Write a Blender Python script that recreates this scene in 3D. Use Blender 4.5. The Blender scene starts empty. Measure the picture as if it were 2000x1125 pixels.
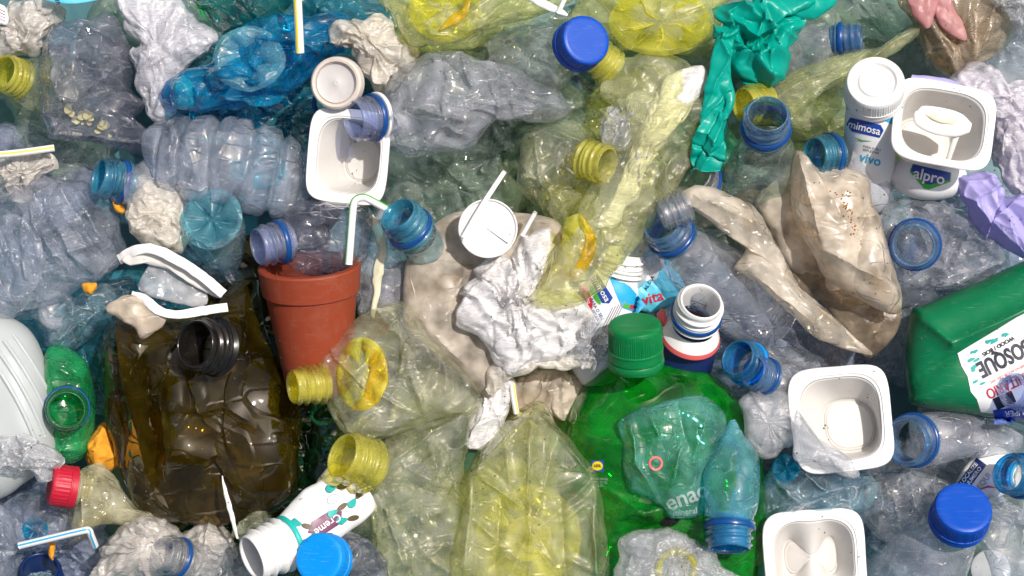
import bpy, bmesh, math
import numpy as np
from mathutils import Vector
from mathutils.bvhtree import BVHTree

# ------------------------------------------------------------------ camera, world, sun, exposure
S = 0.0003            # metres per layout unit: a 28 mm bottle cap is about 95 units wide
H = 4200.0            # camera height above the bottom sheet, in layout units
sc = bpy.context.scene
col = sc.collection

cam_d = bpy.data.cameras.new('camera')
cam = bpy.data.objects.new('camera', cam_d)
col.objects.link(cam)
cam.location = (0, 0, H * S)
cam.rotation_euler = (0, 0, 0)
cam_d.sensor_width = 36
cam_d.lens = 36 * H / 2000.0
cam_d.clip_start = 0.02
cam_d.clip_end = 100
sc.camera = cam

SUN_AZ, SUN_EL = math.radians(38), math.radians(62)     # azimuth counted from +X towards +Y
world = bpy.data.worlds.new('World')
sc.world = world
world.use_nodes = True
wn = world.node_tree
wn.nodes.clear()
sky = wn.nodes.new('ShaderNodeTexSky')
sky.sky_type = 'NISHITA'
sky.sun_disc = False
sky.sun_elevation = SUN_EL
sky.sun_rotation = math.radians(90) - SUN_AZ
sky.dust_density = 6.0
bg = wn.nodes.new('ShaderNodeBackground')
bg.inputs['Strength'].default_value = 0.092
wo = wn.nodes.new('ShaderNodeOutputWorld')
wn.links.new(sky.outputs[0], bg.inputs['Color'])
wn.links.new(bg.outputs[0], wo.inputs['Surface'])

sun_d = bpy.data.lights.new('sun', 'SUN')
sun_d.energy = 4.5
sun_d.angle = math.radians(0.8)
sun_d.color = (1.0, 0.955, 0.90)
sun = bpy.data.objects.new('sun', sun_d)
col.objects.link(sun)
sdir = Vector((math.cos(SUN_AZ) * math.cos(SUN_EL), math.sin(SUN_AZ) * math.cos(SUN_EL), math.sin(SUN_EL)))
sun.rotation_euler = sdir.to_track_quat('Z', 'Y').to_euler()
sun.location = sdir * 2

sc.view_settings.view_transform = 'Standard'
sc.view_settings.look = 'None'
sc.view_settings.exposure = 0.0
sc.view_settings.gamma = 1.0
sc.view_settings.use_curve_mapping = False
sc.render.engine = 'CYCLES'
cy = sc.cycles
cy.max_bounces = 7
cy.diffuse_bounces = 3
cy.glossy_bounces = 4
cy.transmission_bounces = 4
cy.transparent_max_bounces = 24
cy.adaptive_threshold = 0.02
cy.caustics_reflective = False
cy.caustics_refractive = False
cy.sample_clamp_indirect = 4.0
cy.sample_clamp_direct = 12.0
cy.use_denoising = True

# ------------------------------------------------------------------ materials
MATS = {}

def _nt(name):
    m = bpy.data.materials.new(name)
    m.use_nodes = True
    nt = m.node_tree
    nt.nodes.clear()
    out = nt.nodes.new('ShaderNodeOutputMaterial')
    MATS[name] = m
    return m, nt, out

def N(nt, typ, **kw):
    n = nt.nodes.new(typ)
    for k, v in kw.items():
        if k.startswith('_'):
            setattr(n, k[1:], v)
        else:
            n.inputs[k.replace('__', ' ')].default_value = v
    return n

def math_node(nt, op, a, b=None, clamp=False):
    n = nt.nodes.new('ShaderNodeMath')
    n.operation = op
    n.use_clamp = clamp
    for i, x in enumerate((a, b)):
        if x is None:
            continue
        if isinstance(x, (int, float)):
            n.inputs[i].default_value = x
        else:
            nt.links.new(x, n.inputs[i])
    return n.outputs[0]

def rgba(c):
    return (c[0], c[1], c[2], 1)

def noise_out(nt, scale_px, detail=3.0, rough=0.55, dist=0.0, stretch=None, turn=(0.3, 0.2, 0.7)):
    tc = nt.nodes.new('ShaderNodeTexCoord')
    vec = tc.outputs['Object']
    if stretch:
        mp = nt.nodes.new('ShaderNodeMapping')
        mp.inputs['Scale'].default_value = stretch
        mp.inputs['Rotation'].default_value = turn
        nt.links.new(vec, mp.inputs['Vector'])
        vec = mp.outputs[0]
    n = nt.nodes.new('ShaderNodeTexNoise')
    n.inputs['Scale'].default_value = 1.0 / (scale_px * S)
    n.inputs['Detail'].default_value = detail
    n.inputs['Roughness'].default_value = rough
    n.inputs['Distortion'].default_value = dist
    nt.links.new(vec, n.inputs['Vector'])
    return n.outputs['Fac']

def bump_out(nt, h, strength, dist_px, prev=None):
    b = nt.nodes.new('ShaderNodeBump')
    b.inputs['Strength'].default_value = strength
    b.inputs['Distance'].default_value = dist_px * S
    nt.links.new(h, b.inputs['Height'])
    if prev is not None:
        nt.links.new(prev, b.inputs['Normal'])
    return b.outputs['Normal']

def ramp_out(nt, fac, lo, hi, v0=0.0, v1=1.0):
    r = nt.nodes.new('ShaderNodeMapRange')
    r.inputs['From Min'].default_value = lo
    r.inputs['From Max'].default_value = hi
    r.inputs['To Min'].default_value = v0
    r.inputs['To Max'].default_value = v1
    nt.links.new(fac, r.inputs['Value'])
    return r.outputs[0]

def mixsh(nt, fac, a, b):
    m = nt.nodes.new('ShaderNodeMixShader')
    if isinstance(fac, (int, float)):
        m.inputs[0].default_value = fac
    else:
        nt.links.new(fac, m.inputs[0])
    nt.links.new(a, m.inputs[1])
    nt.links.new(b, m.inputs[2])
    return m.outputs[0]

def mixcol(nt, fac, a, b):
    m = nt.nodes.new('ShaderNodeMix')
    m.data_type = 'RGBA'
    if isinstance(fac, (int, float)):
        m.inputs[0].default_value = fac
    else:
        nt.links.new(fac, m.inputs[0])
    for i, c in ((6, a), (7, b)):
        if isinstance(c, tuple):
            m.inputs[i].default_value = rgba(c)
        else:
            nt.links.new(c, m.inputs[i])
    return m.outputs[2]

def clearmat(name, tint, haze=0.12, hazecol=(0.75, 0.77, 0.8), rough=0.05, bump=0.14, bscale=30, edge=1.4, gloss=2.0,
             dirt=0.0, dirtcol=(0.25, 0.19, 0.12), transl=0.3, film=False, white=0.5, crease=0.8, cscale=75):
    """Thin-walled translucent plastic: tinted transmission, Fresnel gloss and a scuffed haze."""
    m, nt, out = _nt(name)
    if film:
        # creased film: the thin folds scatter more light than the flat stretches between them
        lines = []
        for sc_, turn in ((1.0, (0.3, 0.2, 0.7)), (0.8, (0.1, 0.4, 2.2))):
            w0 = noise_out(nt, bscale * 3.4 * sc_, 2.5, 0.6, 0.0, (0.35, 2.6, 2.0), turn)
            lines.append(math_node(nt, 'ABSOLUTE', math_node(nt, 'SUBTRACT', w0, 0.5)))
        wr = math_node(nt, 'MINIMUM', lines[0], lines[1])
        nrm = bump_out(nt, wr, bump, bscale * 0.9)
    else:
        # long sharp creases pressed into the wall
        l1 = math_node(nt, 'ABSOLUTE', math_node(nt, 'SUBTRACT', noise_out(nt, cscale, 1.2, 0.5), 0.5))
        l2 = math_node(nt, 'ABSOLUTE', math_node(nt, 'SUBTRACT', noise_out(nt, cscale * 0.7, 1.2, 0.5, 0.0, (0.5, 1.6, 1.0), (0.5, 0.3, 1.9)), 0.5))
        ln = ramp_out(nt, math_node(nt, 'MINIMUM', l1, l2), 0.0, 0.022, 1.0, 0.0)
        nrm = bump_out(nt, ln, crease, 2.6)
    lw = nt.nodes.new('ShaderNodeLayerWeight')
    lw.inputs['Blend'].default_value = 0.5
    nt.links.new(nrm, lw.inputs['Normal'])
    f5 = math_node(nt, 'POWER', lw.outputs['Facing'], 3.0)
    fres = math_node(nt, 'MULTIPLY_ADD', f5, 0.85)
    fres.node.inputs[2].default_value = 0.045 * gloss
    fres = math_node(nt, 'MINIMUM', fres, 0.5 if film else 0.9)
    # walls seen edge-on are crossed over a longer path and tint more
    dark = tuple(max(0.0, c) ** (1 + edge) for c in tint)
    lw2 = nt.nodes.new('ShaderNodeLayerWeight')
    lw2.inputs['Blend'].default_value = 0.5
    e3 = math_node(nt, 'POWER', lw2.outputs['Facing'], 2.5)
    tcol = mixcol(nt, e3, tuple(tint), dark)
    tr = nt.nodes.new('ShaderNodeBsdfTransparent')
    nt.links.new(tcol, tr.inputs['Color'])
    df = nt.nodes.new('ShaderNodeBsdfDiffuse')
    tl = nt.nodes.new('ShaderNodeBsdfTranslucent')
    scuff = noise_out(nt, 60, 2.5, 0.62)
    if dirt:
        dn = noise_out(nt, 26, 4.0, 0.7)
        dfac = ramp_out(nt, dn, 0.54, 0.78, 0.0, dirt)
        hc = mixcol(nt, dfac, tuple(hazecol), dirtcol)
        nt.links.new(hc, df.inputs['Color'])
        nt.links.new(hc, tl.inputs['Color'])
    else:
        df.inputs['Color'].default_value = rgba(hazecol)
        tl.inputs['Color'].default_value = rgba(hazecol)
    hz = mixsh(nt, transl, df.outputs[0], tl.outputs[0])
    if film:
        hfac = ramp_out(nt, wr, 0.0, 0.06, min(0.95, haze * 1.35), haze * 0.92)
        h2 = ramp_out(nt, scuff, 0.3, 0.7, 0.82, 1.15)
        hfac = math_node(nt, 'MULTIPLY', hfac, h2)
    else:
        hfac = ramp_out(nt, scuff, 0.35, 0.7, haze * 0.35, haze * 1.6)
    hfac = math_node(nt, 'MINIMUM', hfac, 0.96)
    if dirt:
        hfac = math_node(nt, 'MAXIMUM', hfac, dfac)
    # haze also looks denser edge-on
    hfac = math_node(nt, 'MAXIMUM', hfac, math_node(nt, 'MULTIPLY', e3, min(0.85, haze * 2.0)))
    # stress whitening along sharp folds of the plastic
    if white and not film and crease > 0.3:
        hfac = math_node(nt, 'MAXIMUM', hfac, math_node(nt, 'MULTIPLY', ln, white * 0.45))
    if white:
        ge = nt.nodes.new('ShaderNodeNewGeometry')
        pt = math_node(nt, 'ABSOLUTE', math_node(nt, 'SUBTRACT', ge.outputs['Pointiness'], 0.5))
        wf = ramp_out(nt, pt, 0.035, 0.12, 0.0, white)
        hfac = math_node(nt, 'MAXIMUM', hfac, wf)
    body = mixsh(nt, hfac, tr.outputs[0], hz)
    gl = nt.nodes.new('ShaderNodeBsdfGlossy')
    gl.inputs['Roughness'].default_value = rough
    nt.links.new(nrm, gl.inputs['Normal'])
    sh = mixsh(nt, fres, body, gl.outputs[0])
    nt.links.new(sh, out.inputs['Surface'])
    return m

def solidmat(name, colr, rough=0.35, dirt=0.25, dirtcol=(0.35, 0.30, 0.24), bump=0.15, bscale=10, transl=0.0, var=0.06, spec=0.5, dscale=45, scratch=0.0):
    m, nt, out = _nt(name)
    n1 = noise_out(nt, dscale, 4.0, 0.65)
    n2 = noise_out(nt, bscale, 2.0, 0.6)
    c = mixcol(nt, ramp_out(nt, n1, 0.5, 0.78, 0.0, dirt), tuple(colr), dirtcol)
    c2 = mixcol(nt, ramp_out(nt, n2, 0.3, 0.7, 0.0, var), c, tuple(x * 0.55 for x in colr))
    p = nt.nodes.new('ShaderNodeBsdfPrincipled')
    nt.links.new(c2, p.inputs['Base Color'])
    p.inputs['Specular IOR Level'].default_value = spec
    rr = ramp_out(nt, n1, 0.3, 0.7, rough * 0.8, min(1.0, rough * 1.3))
    nt.links.new(rr, p.inputs['Roughness'])
    nrm = bump_out(nt, n2, bump, bscale * 0.12)
    if scratch:
        sn = noise_out(nt, 9, 2.0, 0.6, 0.0, (0.12, 3.0, 1.2))
        c2 = mixcol(nt, ramp_out(nt, sn, 0.60, 0.74, 0.0, scratch), c2, tuple(min(1.0, x * 0.6 + 0.25) for x in colr))
        nt.links.new(c2, p.inputs['Base Color'])
    nt.links.new(nrm, p.inputs['Normal'])
    sh = p.outputs[0]
    if transl:
        t = nt.nodes.new('ShaderNodeBsdfTranslucent')
        nt.links.new(c2, t.inputs['Color'])
        sh = mixsh(nt, transl, sh, t.outputs[0])
    nt.links.new(sh, out.inputs['Surface'])
    return m

def make_materials():
    c = clearmat
    # thin bottle walls
    c('clear', (0.94, 0.95, 0.955), 0.11, (0.92, 0.93, 0.99), 0.035, gloss=2.2)
    c('clear_hazy', (0.90, 0.92, 0.94), 0.21, (0.90, 0.90, 1.0), 0.045, gloss=2.2)
    c('clear_lilac', (0.88, 0.91, 0.96), 0.18, (0.82, 0.86, 0.97), 0.04, gloss=2.6, white=0.3)
    c('smoky', (0.78, 0.79, 0.85), 0.1, (0.66, 0.66, 0.78), 0.04, gloss=2.2)
    c('pale_blue', (0.74, 0.90, 0.95), 0.15, (0.70, 0.88, 0.96), 0.035, gloss=2.2)
    c('pale_green', (0.84, 0.92, 0.87), 0.12, (0.78, 0.90, 0.82), 0.035, gloss=2.0)
    c('grey_green', (0.76, 0.83, 0.78), 0.13, (0.66, 0.75, 0.68), 0.04, gloss=2.0)
    c('deep_clear', (0.86, 0.88, 0.90), 0.28, (0.70, 0.73, 0.80), 0.05, gloss=1.1)  # deep walls: haze and tint imitate scattered light and shade inside the heap
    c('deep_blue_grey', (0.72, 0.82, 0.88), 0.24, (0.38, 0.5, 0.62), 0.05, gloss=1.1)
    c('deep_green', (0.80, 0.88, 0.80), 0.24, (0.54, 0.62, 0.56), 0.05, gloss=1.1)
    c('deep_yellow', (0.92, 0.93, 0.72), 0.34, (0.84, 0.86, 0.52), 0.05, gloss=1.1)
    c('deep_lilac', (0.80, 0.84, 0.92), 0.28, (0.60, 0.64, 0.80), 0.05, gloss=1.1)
    c('cyan', (0.36, 0.84, 0.94), 0.22, (0.28, 0.78, 0.92), 0.035)
    c('cyan_base', (0.06, 0.74, 0.90), 0.35, (0.03, 0.68, 0.86), 0.03)
    c('sea', (0.22, 0.66, 0.74), 0.22, (0.10, 0.52, 0.64), 0.04)
    c('deep_blue', (0.02, 0.62, 0.86), 0.24, (0.0, 0.46, 0.78), 0.03, gloss=1.6)
    c('teal', (0.34, 0.82, 0.76), 0.22, (0.26, 0.76, 0.68), 0.035, gloss=1.8)
    c('dark_teal', (0.16, 0.55, 0.52), 0.18, (0.06, 0.40, 0.38), 0.035)
    c('yellow', (0.97, 0.97, 0.68), 0.18, (1.0, 1.0, 0.66), 0.03, gloss=2.3, white=0.3, crease=0.7, cscale=100)
    c('yellow_pale', (0.97, 0.975, 0.82), 0.16, (1.0, 1.0, 0.80), 0.03, gloss=2.3, white=0.3, crease=0.7, cscale=100)
    c('yellow_base', (0.97, 0.93, 0.20), 0.26, (1.0, 0.95, 0.14), 0.03, gloss=1.1)
    c('amber', (0.98, 0.80, 0.03), 0.24, (1.0, 0.80, 0.02), 0.03, gloss=1.8)
    c('green', (0.03, 0.66, 0.09), 0.28, (0.01, 0.50, 0.03), 0.035, gloss=1.2, crease=0.4, cscale=120)
    c('green_soft', (0.12, 0.78, 0.40), 0.30, (0.04, 0.60, 0.22), 0.05)
    c('green_dark', (0.05, 0.34, 0.16), 0.14, (0.02, 0.22, 0.09), 0.04)
    c('olive', (0.50, 0.38, 0.06), 0.12, (0.20, 0.14, 0.015), 0.025, gloss=1.25, white=0.10, crease=0.6, cscale=150)
    # thick necks
    c('neck_blue', (0.36, 0.62, 0.86), 0.20, (0.30, 0.54, 0.80), crease=0.1, edge=2.0, rough=0.04)
    c('neck_lilac', (0.68, 0.74, 0.92), 0.20, (0.62, 0.68, 0.88), crease=0.1, edge=1.6, rough=0.04)
    c('neck_sea', (0.18, 0.62, 0.78), 0.30, (0.12, 0.50, 0.68), crease=0.1, edge=1.6, rough=0.04)
    c('neck_cyan', (0.10, 0.54, 0.84), 0.28, (0.06, 0.44, 0.74), crease=0.1, edge=1.6, rough=0.04)
    c('neck_yellow', (0.94, 0.90, 0.22), 0.28, (0.92, 0.88, 0.16), crease=0.1, edge=1.2, rough=0.04)
    c('neck_clear', (0.90, 0.91, 0.93), 0.10, (0.80, 0.82, 0.85), crease=0.1, edge=2.4, rough=0.04, gloss=3)
    c('neck_green', (0.06, 0.62, 0.26), 0.24, (0.03, 0.46, 0.16), crease=0.1, rough=0.04)
    solidmat('neck_black', (0.008, 0.007, 0.006), 0.18, 0.05, bump=0.05)
    # milky and dirty films
    f = dict(film=True, transl=0.2, white=0.85)
    c('film_white', (0.96, 0.96, 0.97), 0.58, (1.0, 0.975, 0.965), 0.07, 0.4, 8, 0.5, 2.0, **f)
    c('film_clear', (0.93, 0.94, 0.95), 0.14, (0.98, 0.98, 1.0), 0.04, 0.6, 10, 0.5, 1.6, **f)
    c('film_grey', (0.86, 0.84, 0.81), 0.36, (1.0, 0.95, 0.89), 0.06, 0.4, 8, 0.6, 2.2, dirt=0.18, **f)
    c('film_cream', (0.92, 0.88, 0.80), 0.42, (1.0, 0.95, 0.86), 0.06, 0.4, 8, 0.6, 2.2, dirt=0.2, dirtcol=(0.55, 0.42, 0.24), **f)
    c('film_lilac', (0.88, 0.86, 0.94), 0.48, (0.99, 0.95, 1.0), 0.06, 0.6, 7, 0.5, 2.2, **f)
    c('film_haze', (0.94, 0.94, 0.96), 0.34, (0.93, 0.92, 0.97), 0.06, 0.4, 8, 0.5, 2.2, **f)
    c('film_brown', (0.86, 0.79, 0.68), 0.22, (0.74, 0.62, 0.47), 0.08, 0.5, 24, 1.0, 1.8, dirt=0.22, **f)
    c('jug_beige', (0.74, 0.68, 0.58), 0.72, (0.64, 0.56, 0.46), 0.36, 0.2, 24, 0.8, 0.6, dirt=0.45, dirtcol=(0.22, 0.17, 0.12), transl=0.3)
    c('beige_light', (0.84, 0.76, 0.65), 0.62, (0.88, 0.77, 0.63), 0.32, 0.25, 24, 0.8, 0.7, dirt=0.40, dirtcol=(0.50, 0.34, 0.20), transl=0.36)
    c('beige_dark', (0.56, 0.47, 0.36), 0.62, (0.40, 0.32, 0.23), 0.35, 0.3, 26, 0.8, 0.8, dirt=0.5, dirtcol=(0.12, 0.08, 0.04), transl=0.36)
    c('straw_yellowish', (0.90, 0.87, 0.68), 0.42, (0.86, 0.82, 0.58), 0.16, 0.3, 22, 0.8, 1.2, dirt=0.2, transl=0.36)
    c('milky', (0.90, 0.91, 0.93), 0.40, (0.90, 0.90, 0.92), 0.22, 0.2, 22, 0.8, 1.0, transl=0.36)
    c('beige_clear', (0.90, 0.85, 0.77), 0.46, (0.95, 0.86, 0.73), 0.22, 0.25, 24, 1.0, 1.0, dirt=0.25, dirtcol=(0.5, 0.4, 0.28), transl=0.36)
    # opaque plastics
    s = solidmat
    s('white_cup', (0.84, 0.81, 0.77), 0.38, 0.18, (0.62, 0.56, 0.46), 0.06, 30, 0.35)
    s('white_gloss', (0.86, 0.85, 0.83), 0.30, 0.12, (0.6, 0.55, 0.48), 0.05, 20, 0.12)
    s('white_tank', (0.62, 0.66, 0.66), 0.35, 0.2, (0.45, 0.42, 0.36), 0.05, 40, 0.35)
    s('off_white', (0.66, 0.58, 0.51), 0.55, 0.45, (0.42, 0.36, 0.30), 0.2, 12, 0.1)
    s('off_white_in', (0.58, 0.55, 0.54), 0.6, 0.45, (0.44, 0.38, 0.33), 0.2, 10, 0.1)
    s('blue_cap', (0.0, 0.06, 0.40), 0.42, 0.05, (0.1, 0.14, 0.3), 0.05, 20, spec=0.3, scratch=0.22)
    s('sky_cap', (0.0, 0.24, 0.70), 0.42, 0.06, (0.1, 0.25, 0.4), 0.05, 20, spec=0.3, scratch=0.22)
    s('green_cap', (0.0, 0.16, 0.04), 0.40, 0.06, (0.05, 0.18, 0.06), 0.05, 20, spec=0.35, scratch=0.22)
    s('red_cap', (0.42, 0.008, 0.028), 0.45, 0.15, (0.25, 0.03, 0.03), 0.1, 12, spec=0.35, scratch=0.22)
    s('ring_blue', (0.004, 0.065, 0.26), 0.30, 0.08, (0.05, 0.09, 0.25), 0.05, 20, 0.15)
    s('ring_white', (0.74, 0.74, 0.72), 0.35, 0.1)
    s('ring_teal', (0.01, 0.42, 0.38), 0.35, 0.1, (0.1, 0.3, 0.3))
    s('ring_navy', (0.005, 0.02, 0.10), 0.3, 0.1, (0.05, 0.08, 0.15))
    s('terracotta', (0.25, 0.042, 0.016), 0.55, 0.25, (0.30, 0.13, 0.08), 0.08, 9, dscale=30, spec=0.3, scratch=0.12)
    s('glove_teal', (0.0, 0.40, 0.31), 0.34, 0.12, (0.0, 0.24, 0.20), 0.18, 9, 0.28, spec=0.4)
    s('glove_lilac', (0.47, 0.43, 0.78), 0.40, 0.12, (0.55, 0.53, 0.76), 0.18, 10, 0.3, spec=0.4)
    s('petal_pink', (0.66, 0.32, 0.32), 0.40, 0.5, (0.60, 0.46, 0.40), 0.3, 8, 0.45)
    s('canister_green', (0.002, 0.15, 0.055), 0.30, 0.10, (0.04, 0.20, 0.10), 0.08, 26, spec=0.4, scratch=0.22)
    s('orange_foam', (0.66, 0.28, 0.015), 0.85, 0.55, (0.20, 0.07, 0.01), 0.9, 7, dscale=20)
    s('cream_paste', (0.78, 0.74, 0.54), 0.4, 0.2, (0.6, 0.52, 0.3), 0.2, 10, 0.25)
    s('navy', (0.006, 0.018, 0.10), 0.40, 0.1, (0.05, 0.07, 0.15), 0.08, 20)
    s('label_white', (0.80, 0.80, 0.79), 0.42, 0.16, (0.55, 0.50, 0.45), 0.12, 18)
    s('label_cyan', (0.02, 0.36, 0.62), 0.40, 0.14, (0.3, 0.45, 0.55), 0.12, 18)
    s('label_cyan_light', (0.10, 0.52, 0.70), 0.45, 0.25, (0.55, 0.65, 0.70), 0.2, 18)
    s('label_teal', (0.02, 0.35, 0.33), 0.4, 0.05)
    s('label_red', (0.55, 0.02, 0.05), 0.4, 0.1, (0.5, 0.2, 0.2))
    s('label_coral', (0.75, 0.12, 0.12), 0.4, 0.1, (0.6, 0.3, 0.3))
    s('label_plum', (0.16, 0.05, 0.11), 0.4, 0.1)
    s('label_grey', (0.30, 0.30, 0.36), 0.45, 0.1)
    s('label_brown', (0.10, 0.07, 0.035), 0.5, 0.3, (0.3, 0.25, 0.18))
    s('label_green', (0.06, 0.40, 0.05), 0.4, 0.1)
    s('label_yellow', (0.80, 0.62, 0.01), 0.4, 0.05)
    s('label_blue', (0.01, 0.05, 0.30), 0.4, 0.05)
    s('ink', (0.01, 0.012, 0.03), 0.45, 0.0)
    s('rust', (0.30, 0.12, 0.035), 0.85, 0.3, (0.12, 0.06, 0.03))
    s('debris', (0.07, 0.05, 0.03), 0.8, 0.4)
    s('twig', (0.45, 0.36, 0.2), 0.8, 0.4)
    s('sheet_teal', (0.035, 0.13, 0.15), 0.45, 0.35, (0.05, 0.07, 0.07), 0.4, 60, dscale=120)

make_materials()

# ------------------------------------------------------------------ geometry helpers (numpy, layout units)
def W(u, v, z):
    k = (H - z) / H
    return np.array([(u - 1000.0) * k, (562.5 - v) * k, z], float)

def hash3(i, seed):
    a = i.astype(np.int64)
    h = (a[..., 0] * 374761393 + a[..., 1] * 668265263 + a[..., 2] * 2147483647 + seed * 974634533) & 0xFFFFFFFF
    h = ((h ^ (h >> 13)) * 1274126177) & 0xFFFFFFFF
    h = ((h ^ (h >> 15)) * 2246822519) & 0xFFFFFFFF
    h = h ^ (h >> 16)
    return (h & 0xFFFFF) / float(0xFFFFF) * 2 - 1

_rots = {}
def rotmat(seed):
    if seed not in _rots:
        r = np.random.RandomState(seed % 100000)
        q, _ = np.linalg.qr(r.randn(3, 3))
        _rots[seed] = q
    return _rots[seed]

def facet(p, scale, seed):
    """piecewise-linear noise: flat facets meeting in sharp creases"""
    q = (p @ rotmat(seed)) / scale + 13.7
    b = np.floor(q)
    f = q - b
    o = np.argsort(-f, axis=1)
    fs = np.take_along_axis(f, o, 1)
    idx = np.arange(len(p))
    c = b.copy()
    val = (1 - fs[:, 0]) * hash3(c, seed)
    c[idx, o[:, 0]] += 1
    val += (fs[:, 0] - fs[:, 1]) * hash3(c, seed)
    c[idx, o[:, 1]] += 1
    val += (fs[:, 1] - fs[:, 2]) * hash3(c, seed)
    c[idx, o[:, 2]] += 1
    val += fs[:, 2] * hash3(c, seed)
    return val

def soft(p, scale, seed):
    q = (p @ rotmat(seed + 5)) / scale + 7.3
    b = np.floor(q)
    f = q - b
    f = f * f * (3 - 2 * f)
    val = 0
    for dx in (0, 1):
        for dy in (0, 1):
            for dz in (0, 1):
                w = (f[:, 0] if dx else 1 - f[:, 0]) * (f[:, 1] if dy else 1 - f[:, 1]) * (f[:, 2] if dz else 1 - f[:, 2])
                val = val + w * hash3(b + np.array([dx, dy, dz]), seed)
    return val

def crumple(p, octs, seed, xy=0.6):
    """octs: (amplitude, scale[, kind]) ; returns displaced points"""
    out = p.copy()
    w = p + np.stack([soft(p, 110, seed + 71 + k) for k in range(3)], 1) * 9
    for n, oc in enumerate(octs):
        amp, scale = oc[0], oc[1]
        kind = oc[2] if len(oc) > 2 else 'f'
        if kind == 'c':
            # sharp fold lines: (height, width, 'c', how many)
            r = np.random.RandomState((seed * 13 + n) % 99991)
            for q in range(oc[3]):
                pt = p[r.randint(len(p))]
                nv = r.randn(3) * np.array([1, 1, 0.45])
                nv /= np.linalg.norm(nv)
                bend = soft(w, 110, seed + 300 + q) * 26
                dist = np.abs((w - pt) @ nv + bend)
                reach = np.exp(-(np.linalg.norm(p - pt, axis=1) / (60 + 90 * r.rand())) ** 4)
                sg = 1 if r.rand() < 0.62 else -0.8
                fold = amp * (0.6 + 0.7 * r.rand()) * sg * np.exp(-dist / (scale * (0.6 + r.rand()))) * reach
                dv = r.randn(3) * 0.45
                out += fold[:, None] * np.array([dv[0], dv[1], 1.0])
            continue
        fn = facet if kind in 'fra' else soft
        if kind == 'a':
            # long parallel folds
            ax = rotmat(seed * 3 + n + 17)[:, 0]
            ax = ax * np.array([1, 1, 0.3])
            ax /= np.linalg.norm(ax)
            wa = w - np.outer(w @ ax, ax) * 0.78
            for k in range(3):
                out[:, k] += amp * (xy if k < 2 else 1.0) * facet(wa, scale, seed * 7 + n * 31 + k * 3 + 1)
            continue
        for k in range(3):
            v = fn(w, scale, seed * 7 + n * 31 + k * 3 + 1)
            if kind == 'r':
                v = 1 - 2 * np.abs(v)
            out[:, k] += amp * (xy if k < 2 else 1.0) * v
    return out

def crom(P, n, closed=False):
    P = np.asarray(P, float)
    m = len(P)
    if closed:
        t = np.linspace(0, m, n, endpoint=False)
    else:
        t = np.linspace(0, m - 1, n)
    i = np.floor(t).astype(int)
    if not closed:
        i = np.minimum(i, m - 2)
    f = (t - i)[:, None]
    def g(k):
        if closed:
            return P[(i + k) % m]
        j = i + k
        r = P[np.clip(j, 0, m - 1)].copy()
        lo = j < 0
        hi = j > m - 1
        r[lo] = 2 * P[0] - P[1]
        r[hi] = 2 * P[-1] - P[-2]
        return r
    p0, p1, p2, p3 = g(-1), g(0), g(1), g(2)
    return 0.5 * ((2 * p1) + (-p0 + p2) * f + (2 * p0 - 5 * p1 + 4 * p2 - p3) * f ** 2 + (-p0 + 3 * p1 - 3 * p2 + p3) * f ** 3)

def grid_faces(rows, cols, wrap=True, off=0):
    F = []
    for i in range(rows - 1):
        a = off + i * cols
        b = a + cols
        for j in range(cols if wrap else cols - 1):
            k = (j + 1) % cols
            F.append((a + j, a + k, b + k, b + j))
    return F

def merge(*ms):
    V, F, o = [], [], 0
    for v, f in ms:
        V.append(np.asarray(v))
        F += [tuple(i + o for i in q) for q in f]
        o += len(v)
    return np.concatenate(V), F

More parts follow.
